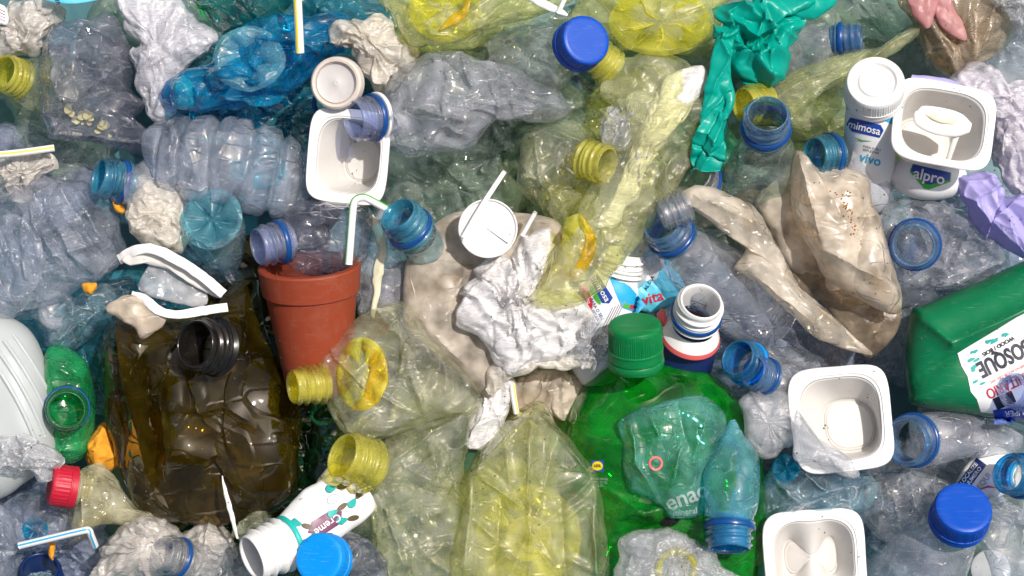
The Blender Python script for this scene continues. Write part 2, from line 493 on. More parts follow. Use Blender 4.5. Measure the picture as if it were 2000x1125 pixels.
def pillow(outline, z, h, octs=(), seed=1, na=120, nr=30, p=2.4, q=1.7, fb=0.6, cen=None, creases=(), tilt=(0, 0), xy=0.6, gather=0.0, spiky=0.0):
    """closed, crumpled hollow shell over a traced outline; z = middle height, h = half thickness above, fb*h below"""
    if na > 60:
        na, nr = int(na * 0.84), int(nr * 0.84)
    O = crom(outline, na, True)
    if cen is None:
        cen = O.mean(0)
    cen = np.array(cen, float)
    # resample by arc length so that edges keep even spacing
    d = np.r_[0, np.cumsum(np.linalg.norm(np.diff(np.r_[O, O[:1]], axis=0), axis=1))]
    tt = np.linspace(0, d[-1], na, endpoint=False)
    Oc = np.r_[O, O[:1]]
    O = np.stack([np.interp(tt, d, Oc[:, k]) for k in (0, 1)], 1)
    gr = np.random.RandomState(seed + 5)
    gk = max(12, na // 4)
    gx = np.interp(np.arange(na), np.sort(gr.rand(gk)) * na, gr.rand(gk) * 2 - 1, period=na)
    if spiky:
        O = cen + (O - cen) * (1 + spiky * gx[:, None])
    rad = np.linspace(0, 1, nr + 1)[1:]
    rad = 1 - (1 - rad) ** 1.35
    def layer(sign, hh):
        V = [np.r_[cen, z + sign * hh]]
        for r in (rad if sign > 0 else rad[:-1]):
            uv = cen + (O - cen) * r
            zz = np.full(na, z + sign * hh * max(0.0, 1 - r ** p) ** (1 / q))
            zz = zz + gather * gx * r * (1 - r ** 6)
            V.append(np.c_[uv, zz])
        return np.vstack([np.atleast_2d(x) for x in V])
    top = layer(1, h)
    bot = layer(-1, h * fb)
    for (V, sg) in ((top, 1), (bot, -1)):
        dz = np.zeros(len(V))
        for cr in creases:
            a, b, amp, wd = np.array(cr[0], float), np.array(cr[1], float), cr[2], cr[3]
            ab = b - a
            t = np.clip(((V[:, :2] - a) @ ab) / (ab @ ab), 0, 1)
            dist = np.linalg.norm(V[:, :2] - (a + t[:, None] * ab), axis=1)
            dz += amp * np.exp(-dist / wd) * (0.6 + 0.4 * np.sin(np.pi * t))
        V[:, 2] += dz * (1.0 if sg > 0 else 0.4)
        V[:, 2] += (V[:, 0] - cen[0]) * tilt[0] + (V[:, 1] - cen[1]) * tilt[1]
    nt_, nb_ = len(top), len(bot)
    V = np.vstack([top, bot])
    k = (H - z) / H
    V[:, 0] = (V[:, 0] - 1000) * k
    V[:, 1] = (562.5 - V[:, 1]) * k
    if octs:
        V = crumple(V, octs, seed, xy)
    F = []
    for j in range(na):
        k2 = (j + 1) % na
        F.append((0, 1 + k2, 1 + j))
    for i in range(nr - 1):
        a = 1 + i * na
        b = a + na
        for j in range(na):
            k2 = (j + 1) % na
            F.append((a + j, a + k2, b + k2, b + j))
    for j in range(na):
        k2 = (j + 1) % na
        F.append((nt_, nt_ + 1 + j, nt_ + 1 + k2))
    for i in range(nr - 1):
        a = nt_ + 1 + i * na
        last = i == nr - 2
        b = (1 + (nr - 1) * na) if last else a + na
        for j in range(na):
            k2 = (j + 1) % na
            F.append((a + j, b + j, b + k2, a + k2))
    return V, F

def frames(C, up=(0, 0, 1)):
    T = np.gradient(C, axis=0)
    T /= np.linalg.norm(T, axis=1)[:, None] + 1e-9
    up = np.array(up, float)
    if abs(T[len(T) // 2] @ up) > 0.93:
        up = np.array([0, 1.0, 0])
    A = np.cross(up, T)
    A /= np.linalg.norm(A, axis=1)[:, None] + 1e-9
    B = np.cross(T, A)
    return T, A, B

def loft(sp, seed=1, octs=(), n=56, m=60, sq=2.0, close=(True, True), uv=True, xy=0.6, smooth=True, twist=0.0, ribs=None, up=(0, 0, 1)):
    """tube along a spine of (u,v,z,half width,half thickness)"""
    sp = np.asarray(sp, float)
    Q = crom(sp, m) if smooth else np.stack([np.interp(np.linspace(0, len(sp) - 1, m), np.arange(len(sp)), sp[:, k]) for k in range(5)], 1)
    Q[:, 3:] = np.maximum(Q[:, 3:], 0.5)
    if uv:
        k = (H - Q[:, 2]) / H
        C = np.c_[(Q[:, 0] - 1000) * k, (562.5 - Q[:, 1]) * k, Q[:, 2]]
    else:
        k = np.ones(m)
        C = Q[:, :3]
    T, A, B = frames(C, up)
    th = np.linspace(0, 2 * np.pi, n, endpoint=False)
    c, s = np.cos(th), np.sin(th)
    e = 2.0 / sq
    cx = np.sign(c) * np.abs(c) ** e
    sx = np.sign(s) * np.abs(s) ** e
    V = []
    for i in range(m):
        w, h = Q[i, 3] * k[i], Q[i, 4] * k[i]
        if ribs:
            f = 1 - ribs[1] * (0.5 + 0.5 * math.cos(2 * math.pi * ribs[0] * i / (m - 1))) ** 6
            w, h = w * f, h * f
        a = twist * i / (m - 1)
        x = w * cx * math.cos(a) - h * sx * math.sin(a)
        y = w * cx * math.sin(a) + h * sx * math.cos(a)
        V.append(C[i] + np.outer(x, A[i]) + np.outer(y, B[i]))
    V = np.vstack(V)
    F = grid_faces(m, n)
    extra = []
    for end, row in ((0, 0), (1, m - 1)):
        if close[end]:
            ring = V[row * n:(row + 1) * n]
            ce = ring.mean(0)
            base = len(V) + sum(len(x) for x in extra)
            prev = row * n
            for fr in (0.66, 0.33):
                extra.append(ce + (ring - ce) * fr)
                for j in range(n):
                    j2 = (j + 1) % n
                    q = (prev + j, base + j, base + j2, prev + j2)
                    F.append(q if end else q[::-1])
                prev = base
                base += n
            extra.append(ce[None])
            for j in range(n):
                q = (prev + j, base, prev + (j + 1) % n)
                F.append(q if end else q[::-1])
    if extra:
        V = np.vstack([V] + extra)
    if octs:
        V = crumple(V, octs, seed, xy)
    return V, F

def basis(d, up=None):
    d = np.array(d, float)
    d /= np.linalg.norm(d)
    if up is None:
        up = np.array([0, 0, 1.0]) if abs(d[2]) < 0.93 else np.array([0, 1.0, 0])
    a = np.cross(up, d)
    a /= np.linalg.norm(a)
    b = np.cross(d, a)
    return d, a, b

def lathe(o, d, prof, n=48, mod=None, closed=False, cap_end=False):
    """revolve (distance along axis, radius) pairs round o + t*d"""
    d, a, b = basis(d)
    th = np.linspace(0, 2 * np.pi, n, endpoint=False)
    V = []
    for i, (t, r) in enumerate(prof):
        rr = np.full(n, float(r))
        tt = np.full(n, float(t))
        if mod is not None:
            rr, tt = mod(i, t, rr, tt, th)
        V.append(o + np.outer(tt, d) + np.outer(rr * np.cos(th), a) + np.outer(rr * np.sin(th), b))
    V = np.vstack(V)
    F = grid_faces(len(prof), n)
    if closed:
        m = len(prof)
        for j in range(n):
            k = (j + 1) % n
            F.append(((m - 1) * n + j, (m - 1) * n + k, k, j))
    return V, F

# ------------------------------------------------------------------ things and parts
class Thing:
    def __init__(s, name, label, cat, at, group=None):
        s.at = np.array(at, float)
        e = bpy.data.objects.new(name, None)
        e.empty_display_size = 0.01
        col.objects.link(e)
        e.location = Vector(s.at * S)
        e['label'] = label
        e['category'] = cat
        if group:
            e['group'] = group
        s.o = e
    def part(s, name, mesh, mat, smooth=True, parent=None, label=None, thick=0.0, kind=None):
        o = mesh_obj(name, mesh, mat, s.at, smooth, thick)
        o.parent = parent or s.o
        if parent is None:
            o.location = (0, 0, 0)
        if label:
            o['label'] = label
        if kind:
            o['kind'] = kind
        return o

# crushed stiff plastic breaks into flat panels: share of faces kept, angle above which a fold stays hard
PANELS = {'olive': (0.06, 24), 'beige_light': (0.14, 30), 'beige_clear': (0.16, 30), 'beige_dark': (0.2, 30), 'jug_beige': (0.10, 30),
          'straw_yellowish': (0.2, 28), 'smoky': (0.3, 26), 'clear': (0.3, 26), 'clear_hazy': (0.3, 26)}
SHARP = {'rim', 'cap', 'cap_ring', 'tamper_ring', 'neck_band', 'disc', 'shell', 'bottom', 'band', 'sleeve_edge', 'neck_ring'}

def mesh_obj(name, mesh, mat, at, smooth=True, thick=0.0):
    V, F = mesh
    me = bpy.data.meshes.new(name)
    me.from_pydata([tuple(x) for x in ((np.asarray(V) - at) * S)], [], F)
    me.validate()
    me.materials.append(MATS[mat])
    if smooth:
        me.polygons.foreach_set('use_smooth', [True] * len(me.polygons))
    me.update()
    if name in SHARP:
        me.set_sharp_from_angle(angle=math.radians(32))
    o = bpy.data.objects.new(name, me)
    col.objects.link(o)
    if mat in PANELS and name in ('body', 'crushed_bottle', 'lobe', 'wall', 'inside', 'flap') and len(F) > 2500:
        md = o.modifiers.new('panels', 'DECIMATE')
        md.ratio = PANELS[mat][0]
        md = o.modifiers.new('folds', 'EDGE_SPLIT')
        md.split_angle = math.radians(PANELS[mat][1])
    if thick:
        md = o.modifiers.new('wall', 'SOLIDIFY')
        md.thickness = thick * S
        md.offset = 0
    return o

def solo(name, label, cat, mesh, mat, group=None, smooth=True, thick=0.0, kind=None):
    V = np.asarray(mesh[0])
    at = np.array([V[:, 0].mean(), V[:, 1].mean(), V[:, 2].min()])
    o = mesh_obj(name, mesh, mat, at, smooth, thick)
    o.location = Vector(at * S)
    o['label'] = label
    o['category'] = cat
    if group:
        o['group'] = group
    if kind:
        o['kind'] = kind
    return o

def neck_mesh(M, D, r, L, turns=2.2):
    """threaded bottle finish: double wall, lip, helix, bead and flange; M mouth centre, D unit direction into the bottle"""
    outer = []
    K = 34
    for i in range(K):
        s_ = i / (K - 1)
        R = 0.93
        if s_ < 0.05:
            R = 0.90 + 0.6 * s_
        if 0.60 < s_ < 0.68:
            R = 1.08
        if 0.80 < s_ < 0.87:
            R = 1.13
        if s_ > 0.9:
            R = 0.93
        outer.append((s_ * L, R * r))
    inner = [(L * x, 0.80 * r) for x in (1.0, 0.6, 0.3, 0.1)] + [(0.02 * L, 0.82 * r), (-0.02 * L, 0.86 * r)]
    prof = inner + outer
    def mod(i, t, rr, tt, th):
        if i >= len(inner):
            s_ = t / L
            if 0.08 < s_ < 0.60:
                ph = s_ * turns / 0.52 - th / (2 * np.pi)
                env = min(1.0, (s_ - 0.08) / 0.06) * min(1.0, (0.60 - s_) / 0.06)
                rr = rr + 0.13 * r * env * np.maximum(0, np.cos(2 * np.pi * ph)) ** 0.8
        return rr, tt
    return lathe(M, D, prof, 44, mod)

def ring_mesh(M, D, r, t0, t1, ri, ro):
    w = t1 - t0
    prof = [(t0, ri * r), (t0, ro * r * 0.97), (t0 + 0.15 * w, ro * r), (t0 + 0.5 * w, ro * r * 1.015), (t0 + 0.85 * w, ro * r), (t1, ro * r * 0.97), (t1, ri * r)]
    return lathe(M, D, prof, 48, None, True)

def cap_mesh(O, D, r, hgt, ribs=60, dish=0.0, ringed=False):
    """screw cap: O centre of the outer top, D direction into the bottle"""
    prof = [(0.0 + dish * r, 0.001 * r), (dish * r, 0.3 * r), (dish * r, 0.62 * r)]
    if ringed:
        prof = [(0.02 * r, 0.001 * r), (0.02 * r, 0.5 * r), (0.05 * r, 0.55 * r), (0.16 * r, 0.60 * r), (0.16 * r, 0.66 * r), (0.03 * r, 0.72 * r)]
    prof += [(0.0, 0.80 * r), (0.005 * r, 0.88 * r), (0.04 * r, 0.95 * r), (0.12 * r, 0.99 * r), (0.2 * r, 1.0 * r), (hgt * 0.45, 1.005 * r), (hgt * 0.70, 1.01 * r), (hgt * 0.72, 1.04 * r), (hgt * 0.76, 1.04 * r), (hgt * 0.78, 1.02 * r), (hgt, 1.04 * r), (hgt, 0.92 * r), (hgt * 0.5, 0.9 * r)]
    k0 = len(prof) - 9
    n = ribs * 4
    def mod(i, t, rr, tt, th):
        if k0 <= i <= k0 + 2:
            rr = rr * (1 + 0.009 * np.sign(np.cos(ribs * th)))
        return rr, tt
    return lathe(O, D, prof, n, mod)

def base_mesh(C, Nrm, rx, ry=None, ang=0.0, petals=5, depth=0.28, n=100, m=26, seed=0, crumpled=0.0):
    """petaloid bottle base seen from below: C centre, Nrm outward normal"""
    d, a, b = basis(Nrm)
    th = np.linspace(0, 2 * np.pi, n, endpoint=False)
    ry = ry or rx
    V = [C - d * depth * rx * 0.75]
    for i in range(1, m + 1):
        r = i / m
        pet = np.abs(np.cos((th - ang) * petals / 2)) ** 0.55
        prof = -depth * (1 - r) ** 1.2 * 0.7 + 0.0 * r
        valley = -depth * 1.1 * (1 - pet) * np.sin(np.pi * min(1, r * 0.93)) ** 0.8
        nub = 0.10 * math.exp(-(r / 0.10) ** 2) + (0.05 if 0.14 < r < 0.2 else 0)
        rim = -0.30 * max(0, r - 0.86) ** 1.2 * 4
        z = (prof + valley + nub + rim) * rx
        V.append(C + np.outer(rx * r * np.cos(th), a) + np.outer(ry * r * np.sin(th), b) + np.outer(z, d))
    V = np.vstack([np.atleast_2d(x) for x in V])
    F = [(0, 1 + j, 1 + (j + 1) % n) for j in range(n)] + grid_faces(m, n, True, 1)
    if crumpled:
        V = crumple(V, [(crumpled, 40), (crumpled * 0.5, 18)], seed)
    return V, F

def tube(pts, r, n=12, m=None, uv=True, octs=(), seed=1, smooth=True, close=(True, True)):
    sp = [(p[0], p[1], p[2], r, r) for p in pts]
    return loft(sp, seed, octs, n, m or max(12, 10 * len(pts)), close=close, uv=uv, smooth=smooth)

# ------------------------------------------------------------------ flat print, laid on real surfaces
def bvh_of(mesh):
    V, F = mesh
    return BVHTree.FromPolygons([tuple(x) for x in V], F)

def text_mesh(s, size=1.0, bold=0.0):
    cu = bpy.data.curves.new('t', 'FONT')
    cu.body = s
    cu.size = size
    cu.offset = bold
    cu.resolution_u = 3
    cu.align_x = 'CENTER'
    cu.align_y = 'CENTER'
    ob = bpy.data.objects.new('t', cu)
    col.objects.link(ob)
    dg = bpy.context.evaluated_depsgraph_get()
    me = bpy.data.meshes.new_from_object(ob.evaluated_get(dg))
    bm = bmesh.new()
    bm.from_mesh(me)
    bmesh.ops.remove_doubles(bm, verts=bm.verts, dist=1e-4)
    bmesh.ops.triangulate(bm, faces=bm.faces)
    for _ in range(2):
        es = [e for e in bm.edges if e.calc_length() > 0.22 * size]
        if es:
            bmesh.ops.subdivide_edges(bm, edges=es, cuts=1)
            bmesh.ops.triangulate(bm, faces=bm.faces)
    bm.verts.index_update()
    V = np.array([v.co[:2] for v in bm.verts])
    F = [tuple(v.index for v in f.verts) for f in bm.faces]
    bm.free()
    bpy.data.objects.remove(ob)
    bpy.data.curves.remove(cu)
    bpy.data.meshes.remove(me)
    return V, F

def shape_mesh(poly, step=6.0):
    """filled polygon in 2D, subdivided"""
    bm = bmesh.new()
    vs = [bm.verts.new((p[0], p[1], 0)) for p in poly]
    bm.faces.new(vs)
    bmesh.ops.triangulate(bm, faces=bm.faces)
    for _ in range(5):
        es = [e for e in bm.edges if e.calc_length() > step]
        if not es:
            break
        bmesh.ops.subdivide_edges(bm, edges=es, cuts=1)
        bmesh.ops.triangulate(bm, faces=bm.faces)
    bm.verts.index_update()
    V = np.array([v.co[:2] for v in bm.verts])
    F = [tuple(v.index for v in f.verts) for f in bm.faces]
    bm.free()
    return V, F

def annulus(r0, r1, n=28):
    V = np.array([(r * math.cos(2 * math.pi * i / n), r * math.sin(2 * math.pi * i / n)) for r in (r0, (r0 + r1) / 2, r1) for i in range(n)])
    return V, grid_faces(3, n)

def flakes(pts, sizes, seed, h=3.0):
    """a scatter of little crumbs as one mesh: pts are (u, v, z)"""
    r = np.random.RandomState(seed)
    ms = []
    for k, (u, v, z) in enumerate(pts):
        s_ = sizes[0] + (sizes[1] - sizes[0]) * r.rand()
        o = [(u + s_ * (0.6 + 0.7 * r.rand()) * math.cos(t), v + s_ * (0.6 + 0.7 * r.rand()) * math.sin(t)) for t in np.linspace(0, 6.28, 7)[:-1]]
        ms.append(pillow(o, z, h, [(1.2, 5)], seed + k, 14, 4))
    return merge(*ms)

def on_surface(bvh, uvs, lift=0.5):
    out = []
    for u, v in uvs:
        o = Vector((0, 0, H))
        dr = Vector(W(u, v, 0)) - o
        dr.normalize()
        loc = bvh.ray_cast(o, dr)[0]
        if loc is not None:
            k = (H - loc.z) / H
            out.append((loc.x / k + 1000, 562.5 - loc.y / k, loc.z + lift))
    return out

def ell(rx, ry, n=28, cx=0, cy=0, a0=0):
    return [(cx + rx * math.cos(2 * math.pi * i / n + a0), cy + ry * math.sin(2 * math.pi * i / n + a0)) for i in range(n)]

def lay(mesh2, at, rd, bvh, off=1.0, ray=(0, 0, -1), z=900, zfall=200, upscale=1.0):
    """lay a flat outline on a surface: at = photo point of its middle, rd = reading direction (image axes, y down)"""
    V2, F = mesh2
    rd = np.array(rd, float)
    rd /= np.linalg.norm(rd)
    up = np.array([rd[1], -rd[0]])
    ray = np.array(ray, float)
    ray /= np.linalg.norm(ray)
    out = []
    okz = None
    hits = []
    for x, y in V2:
        u = at[0] + rd[0] * x + up[0] * y * upscale
        v = at[1] + rd[1] * x + up[1] * y * upscale
        g = W(u, v, 0)
        o = np.array([0, 0, H])
        dr = g - o
        dr /= np.linalg.norm(dr)
        loc, nr, idx, dist = bvh.ray_cast(Vector(o), Vector(dr))
        if loc is None:
            hits.append((None, (u, v), dr))
        else:
            hits.append((np.array(loc), (u, v), dr))
    zs = [h[0][2] for h in hits if h[0] is not None]
    zm = float(np.median(zs)) if zs else zfall
    for loc, (u, v), dr in hits:
        if loc is None:
            loc = W(u, v, zm)
        out.append(np.array(loc) - dr * off)
    V = np.array(out)
    # upward facing winding
    return V, F

# ------------------------------------------------------------------ builders for recurring kinds
GB, GF, GC, GS, GL = 'bottles lying in the heap', 'crumpled film in the heap', 'yogurt cups in the heap', 'straws in the heap', 'loose caps in the heap'
SOFT = [(8, 120, 's'), (13, 80), (6, 34), (9, 5, 'c', 6)]
CRUSH = [(8, 130, 's'), (21, 80), (11, 36), (4, 16), (12, 5, 'c', 8)]
HARD = [(8, 100, 's'), (22, 66), (12, 32), (5, 15), (12, 5, 'c', 8)]
FILM = [(12, 80, 's'), (9, 44), (7, 20, 'a'), (4, 10, 'a'), (8, 3.5, 'c', 16)]
FILMS = [(6, 50, 's'), (7, 34), (6, 16, 'a'), (3, 9, 'a'), (6, 3.5, 'c', 10)]

def neck(T, M, Nn, r, mat, ring=None, band=None, cap=None, cap_r=None, L=None, turns=2.2, cap_h=None):
    """threaded neck from mouth M towards Nn, with optional tamper ring, white band and cap"""
    m = W(*M)
    n = W(*Nn)
    d = n - m
    d /= np.linalg.norm(d)
    k = (H - M[2]) / H
    r = r * k
    L = (L or 1.75) * r
    o = T.part('neck', neck_mesh(m, d, r, L, turns), mat)
    if ring:
        T.part('tamper_ring', ring_mesh(m, d, r, 0.60 * L, 0.76 * L, 0.93, 1.13), ring, parent=o)
    if band:
        T.part('neck_band', ring_mesh(m, d, r, 0.79 * L, 0.92 * L, 0.93, 1.17), band, parent=o)
    if cap:
        c = T.part('cap', cap_mesh(m - d * 0.25 * r, d, (cap_r or r * 1.18), cap_h or 1.15 * r), cap)
    return m, d, L

def bottle(name, label, body, mat, M=None, Nn=None, r=40, nmat=None, ring=None, band=None, cap=None, cap_r=None, L=None, cat='bottle', blabel=None, **kw):
    V = np.asarray(body[0])
    T = Thing(name, label, cat, (V[:, 0].mean(), V[:, 1].mean(), V[:, 2].min()), GB)
    T.body = body
    T.part('body', body, mat, label=blabel)
    if M is not None:
        neck(T, M, Nn, r, nmat or mat, ring, band, cap, cap_r, L, **kw)
    return T

def tint_base(T, c, nrm, rx, ry, mat, ang=0.3, petals=5, depth=0.28, cr=0, seed=0):
    return T.part('base', base_mesh(W(*c), np.array(nrm, float), rx, ry, ang, petals, depth, crumpled=cr, seed=seed), mat)

def film(name, label, outline, z, h, mat, seed, octs=FILM, na=130, nr=36, cat='plastic film', cen=None, layers=3, **kw):
    """a wad of thin film: several crumpled layers lying in one another"""
    O = np.array(outline, float)
    ce = np.array(cen) if cen is not None else O.mean(0)
    T = Thing(name, label, cat, W(ce[0], ce[1], z - h), GF)
    r = np.random.RandomState(seed)
    na, nr = int(na * 0.76), int(nr * 0.76)
    kw.setdefault('gather', 9.0)
    kw.setdefault('spiky', 0.07)
    for k in range(layers):
        f = 1.0 - 0.16 * k
        P = ce + (O - ce) * f * (1 + 0.05 * k * r.randn(len(O), 1).clip(-1.5, 1.5))
        T.part('fold', pillow(P, z - 0.10 * h * k, h * (1 - 0.2 * k), octs, seed + 1000 * k, na, nr, cen=ce, **kw), mat)
    return T

# ------------------------------------------------------------------ the setting: a sheet under the heap
def ground():
    n = 60
    xs = np.linspace(-3000, 3000, n)
    X, Y = np.meshgrid(xs, xs)
    V = np.c_[X.ravel(), Y.ravel(), np.zeros(n * n)]
    V[:, 2] = 14 * soft(V, 260, 3)
    o = mesh_obj('ground', (V, grid_faces(n, n, False)), 'sheet_teal', np.zeros(3))
    o['kind'] = 'structure'
    o['label'] = 'dark teal sheet under the heap of plastic'
ground()

# ------------------------------------------------------------------ deep layer: crushed bottles that fill the gaps
deep = [
 # outline centre, half sizes, rotation, z, material, seed, label
 (60, 330, 120, 70, 20, 'deep_lilac', 'crushed smoky bottle low at the left edge under the yellow-striped straw'),
 (120, 240, 110, 70, 40, 'deep_green', 'flattened grey-green bottle below the yellow-green neck at left edge'),
 (300, 40, 130, 80, -20, 'deep_green', 'crushed grey bottle wall behind the upper left white film'),
 (560, 230, 150, 90, -25, 'sea', 'sea-blue crushed bottle below the deep blue bottle'),
 (640, 60, 130, 80, 30, 'sea', 'dark sea-blue bottle side under the upright white straw'),
 (860, 150, 130, 70, 10, 'deep_green', 'grey-green bottle wall behind the cream film'),
 (1010, 90, 130, 75, -12, 'deep_green', 'pale green scratched bottle left of the royal blue cap'),
 (1050, 180, 110, 70, 25, 'deep_green', 'scratched grey bottle under the clear tail at top centre'),
 (870, 370, 130, 75, 5, 'deep_green', 'grey crushed bottle with hair and dust left of the white disc'),
 (960, 290, 110, 60, -20, 'deep_green', 'cloudy greenish bottle wall above the white disc'),
 (1330, 300, 120, 90, 40, 'teal', 'teal bottle wall glimpsed between yellow bottle and dark threaded mouth'),
 (1500, 60, 130, 80, 0, 'deep_green', 'grey-green bottle under the turquoise glove'),
 (1600, 170, 120, 70, -15, 'deep_green', 'cloudy green bottle under the flat yellow bottle'),
 (1720, 60, 120, 80, 10, 'deep_green', 'greenish crushed bottle at top right behind the pink petals'),
 (1930, 60, 130, 90, 35, 'deep_clear', 'clear wrinkled bottle in the top right corner'),
 (1440, 400, 110, 80, 20, 'deep_green', 'greenish bottle with grit under the blue necked upright bottle'),
 (1640, 260, 110, 60, 10, 'deep_yellow', 'pale yellow bottle wall beside the white capped drink bottle'),
 (1890, 480, 120, 80, 0, 'deep_lilac', 'lilac-clear bottle wall beneath the lilac glove'),
 (1760, 640, 120, 80, 30, 'deep_clear', 'clear crushed bottle left of the green canister'),
 (1500, 700, 140, 80, 15, 'deep_lilac', 'blue-grey crushed bottle below the torn beige bottle'),
 (1620, 690, 130, 60, -10, 'deep_clear', 'clear wrinkled bottle above the cup with folded wall'),
 (1560, 950, 140, 80, 12, 'deep_blue_grey', 'pale blue crushed bottle under the two lower cups'),
 (1750, 960, 150, 90, -20, 'deep_clear', 'clear crushed bottle between the lower cups and dark blue cap'),
 (1700, 1080, 120, 70, 30, 'deep_blue_grey', 'clear blue bottle left of the bottle with the dark blue cap'),
 (1900, 900, 130, 80, 10, 'deep_clear', 'hazy clear bottle below the green canister'),
 (1960, 1060, 110, 90, 80, 'deep_green', 'pale clear bottle in the bottom right corner'),
 (1440, 1060, 120, 90, 60, 'green_dark', 'dark green bottle wall under the cyan mini bottle'),
 (1290, 1060, 130, 80, 0, 'green', 'bright green crushed bottle at the bottom under the film'),
 (820, 1060, 150, 130, 20, 'deep_green', 'pale green bottle under the big yellow bottle'),
 (650, 880, 110, 120, 60, 'green_dark', 'dark green bottle in the gap right of the olive bottle'),
 (600, 1010, 110, 90, 20, 'green_dark', 'dark green bottle under the patterned white bottle'),
 (470, 1060, 110, 70, 0, 'green_dark', 'dark bottle under the patterned bottle mouth'),
 (120, 1080, 120, 80, 20, 'deep_lilac', 'dusky clear bottle under the blue striped straw'),
 (60, 980, 110, 70, 35, 'deep_lilac', 'smoky crushed bottle below the big white tank'),
 (260, 640, 110, 90, 70, 'sea', 'sea-blue bottle wall left of the olive bottle'),
 (150, 700, 120, 70, 20, 'sea', 'dark teal bottle under the crushed clear bottle at left'),
 (480, 560, 90, 80, 40, 'olive', 'dark olive bottle shoulder beside the terracotta pot'),
 (740, 690, 120, 90, 30, 'green_dark', 'dark bottle under the pot and small yellow bottle'),
 (880, 690, 120, 90, -30, 'deep_yellow', 'pale yellow bottle under the beige jug'),
 (1080, 800, 110, 90, 20, 'straw_yellowish', 'dirty cream bottle between the white bag and green bottle'),
 (1220, 560, 110, 80, 35, 'deep_clear', 'clear bottle wall behind the printed drink bottle'),
 (1420, 640, 120, 90, 35, 'deep_blue_grey', 'bluish bottle behind the white threaded neck'),
 (460, 180, 140, 90, 10, 'sea', 'teal-blue bottle under the deep blue bottle base'),
 (1130, 420, 110, 90, 60, 'deep_green', 'greenish bottle wall under the left yellow bottle'),
 (1035, 1020, 150, 130, 10, 'deep_yellow', 'pale yellow crushed bottle added to brighten the square shouldered yellow bottle'),  # pale bottles from here on are added to brighten the yellow ones above
 (780, 760, 150, 110, 30, 'deep_green', 'pale green crushed bottle added to brighten the small yellow bottle'),
 (1240, 330, 120, 150, 30, 'deep_yellow', 'pale yellow crushed bottle added to brighten the long crushed yellow bottle'),
 (1260, 30, 140, 70, 0, 'deep_yellow', 'pale yellow crushed bottle added to brighten the star base at the top edge'),
 (900, 20, 140, 60, 0, 'deep_yellow', 'pale yellow crushed bottle added to brighten the orange streaked base at the top'),
]
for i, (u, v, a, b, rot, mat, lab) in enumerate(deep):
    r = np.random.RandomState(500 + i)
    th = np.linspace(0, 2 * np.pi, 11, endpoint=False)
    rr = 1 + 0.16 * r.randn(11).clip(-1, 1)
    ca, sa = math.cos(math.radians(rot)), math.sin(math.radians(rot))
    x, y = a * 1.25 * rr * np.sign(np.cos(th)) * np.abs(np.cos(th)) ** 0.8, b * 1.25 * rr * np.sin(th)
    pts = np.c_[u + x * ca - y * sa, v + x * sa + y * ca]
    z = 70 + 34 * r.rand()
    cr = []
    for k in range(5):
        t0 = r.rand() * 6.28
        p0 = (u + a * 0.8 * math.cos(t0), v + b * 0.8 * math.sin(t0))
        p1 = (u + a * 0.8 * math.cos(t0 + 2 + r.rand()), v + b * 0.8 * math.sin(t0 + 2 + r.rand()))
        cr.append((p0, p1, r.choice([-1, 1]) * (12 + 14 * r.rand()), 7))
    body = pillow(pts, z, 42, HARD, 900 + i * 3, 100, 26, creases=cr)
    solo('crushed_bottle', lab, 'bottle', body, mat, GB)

# ------------------------------------------------------------------ upper left
# yellow-green bottle at the left edge
b = loft([(30, 150, 190, 34, 34), (50, 156, 180, 46, 44), (80, 165, 165, 58, 44), (120, 175, 150, 60, 40), (170, 190, 130, 30, 14)], 11, SOFT, m=50)
bottle('plastic_bottle', 'yellow-green bottle with ringed open neck at the left edge', b, 'yellow_pale', (4, 140, 225), (32, 152, 192), 37, 'neck_yellow', L=1.5)

# smoky crumpled bottle
o = [(82, 89), (100, 50), (150, 34), (215, 22), (249, 70), (261, 124), (263, 178), (281, 205), (262, 245), (318, 292), (285, 300), (231, 298), (171, 281), (110, 272), (92, 220), (80, 149)]
b = pillow(o, 190, 62, [(10, 90, 's'), (18, 70), (10, 32), (3, 16), (11, 5, 'c', 9)], 21, 170, 44, creases=[((110, 60), (115, 160), 26, 9), ((110, 160), (160, 215), 20, 6), ((160, 215), (260, 125), 18, 6), ((95, 215), (165, 210), 24, 7), ((130, 265), (310, 290), 20, 10), ((165, 205), (240, 180), -18, 7), ((160, 45), (240, 80), 16, 6), ((120, 130), (250, 120), -16, 8)], p=3.2)
T = bottle('crushed_bottle', 'big smoky-grey crumpled bottle with pointed corner at upper left', b, 'smoky')
r = np.random.RandomState(7)
uv = [(128 + 90 * s_ + 7 * r.randn(), 220 + 34 * s_ + 6 * r.randn()) for s_ in r.rand(16)]
T.part('food_residue', flakes(on_surface(bvh_of(b), uv), (3, 13), 15, 0.5), 'straw_yellowish', kind='stuff')

# milky film hanging between
o = [(215, -10), (285, -14), (356, -10), (380, 21), (430, 66), (428, 90), (375, 122), (341, 142), (331, 178), (343, 213), (302, 246), (285, 213), (268, 171), (266, 135), (249, 110), (270, 89), (242, 57)]
film('crumpled_film', 'milky white crumpled film falling from the top edge beside the smoky bottle', o, 200, 38, 'film_haze', 31, cen=(310, 100), na=200, nr=56)
o = [(10, 36), (28, 7), (107, 7), (117, 39), (86, 71), (80, 103), (43, 110), (-10, 102), (-6, 60)]
film('crumpled_film', 'beige-grey crumpled film in the top left corner', o, 170, 34, 'film_grey', 33)
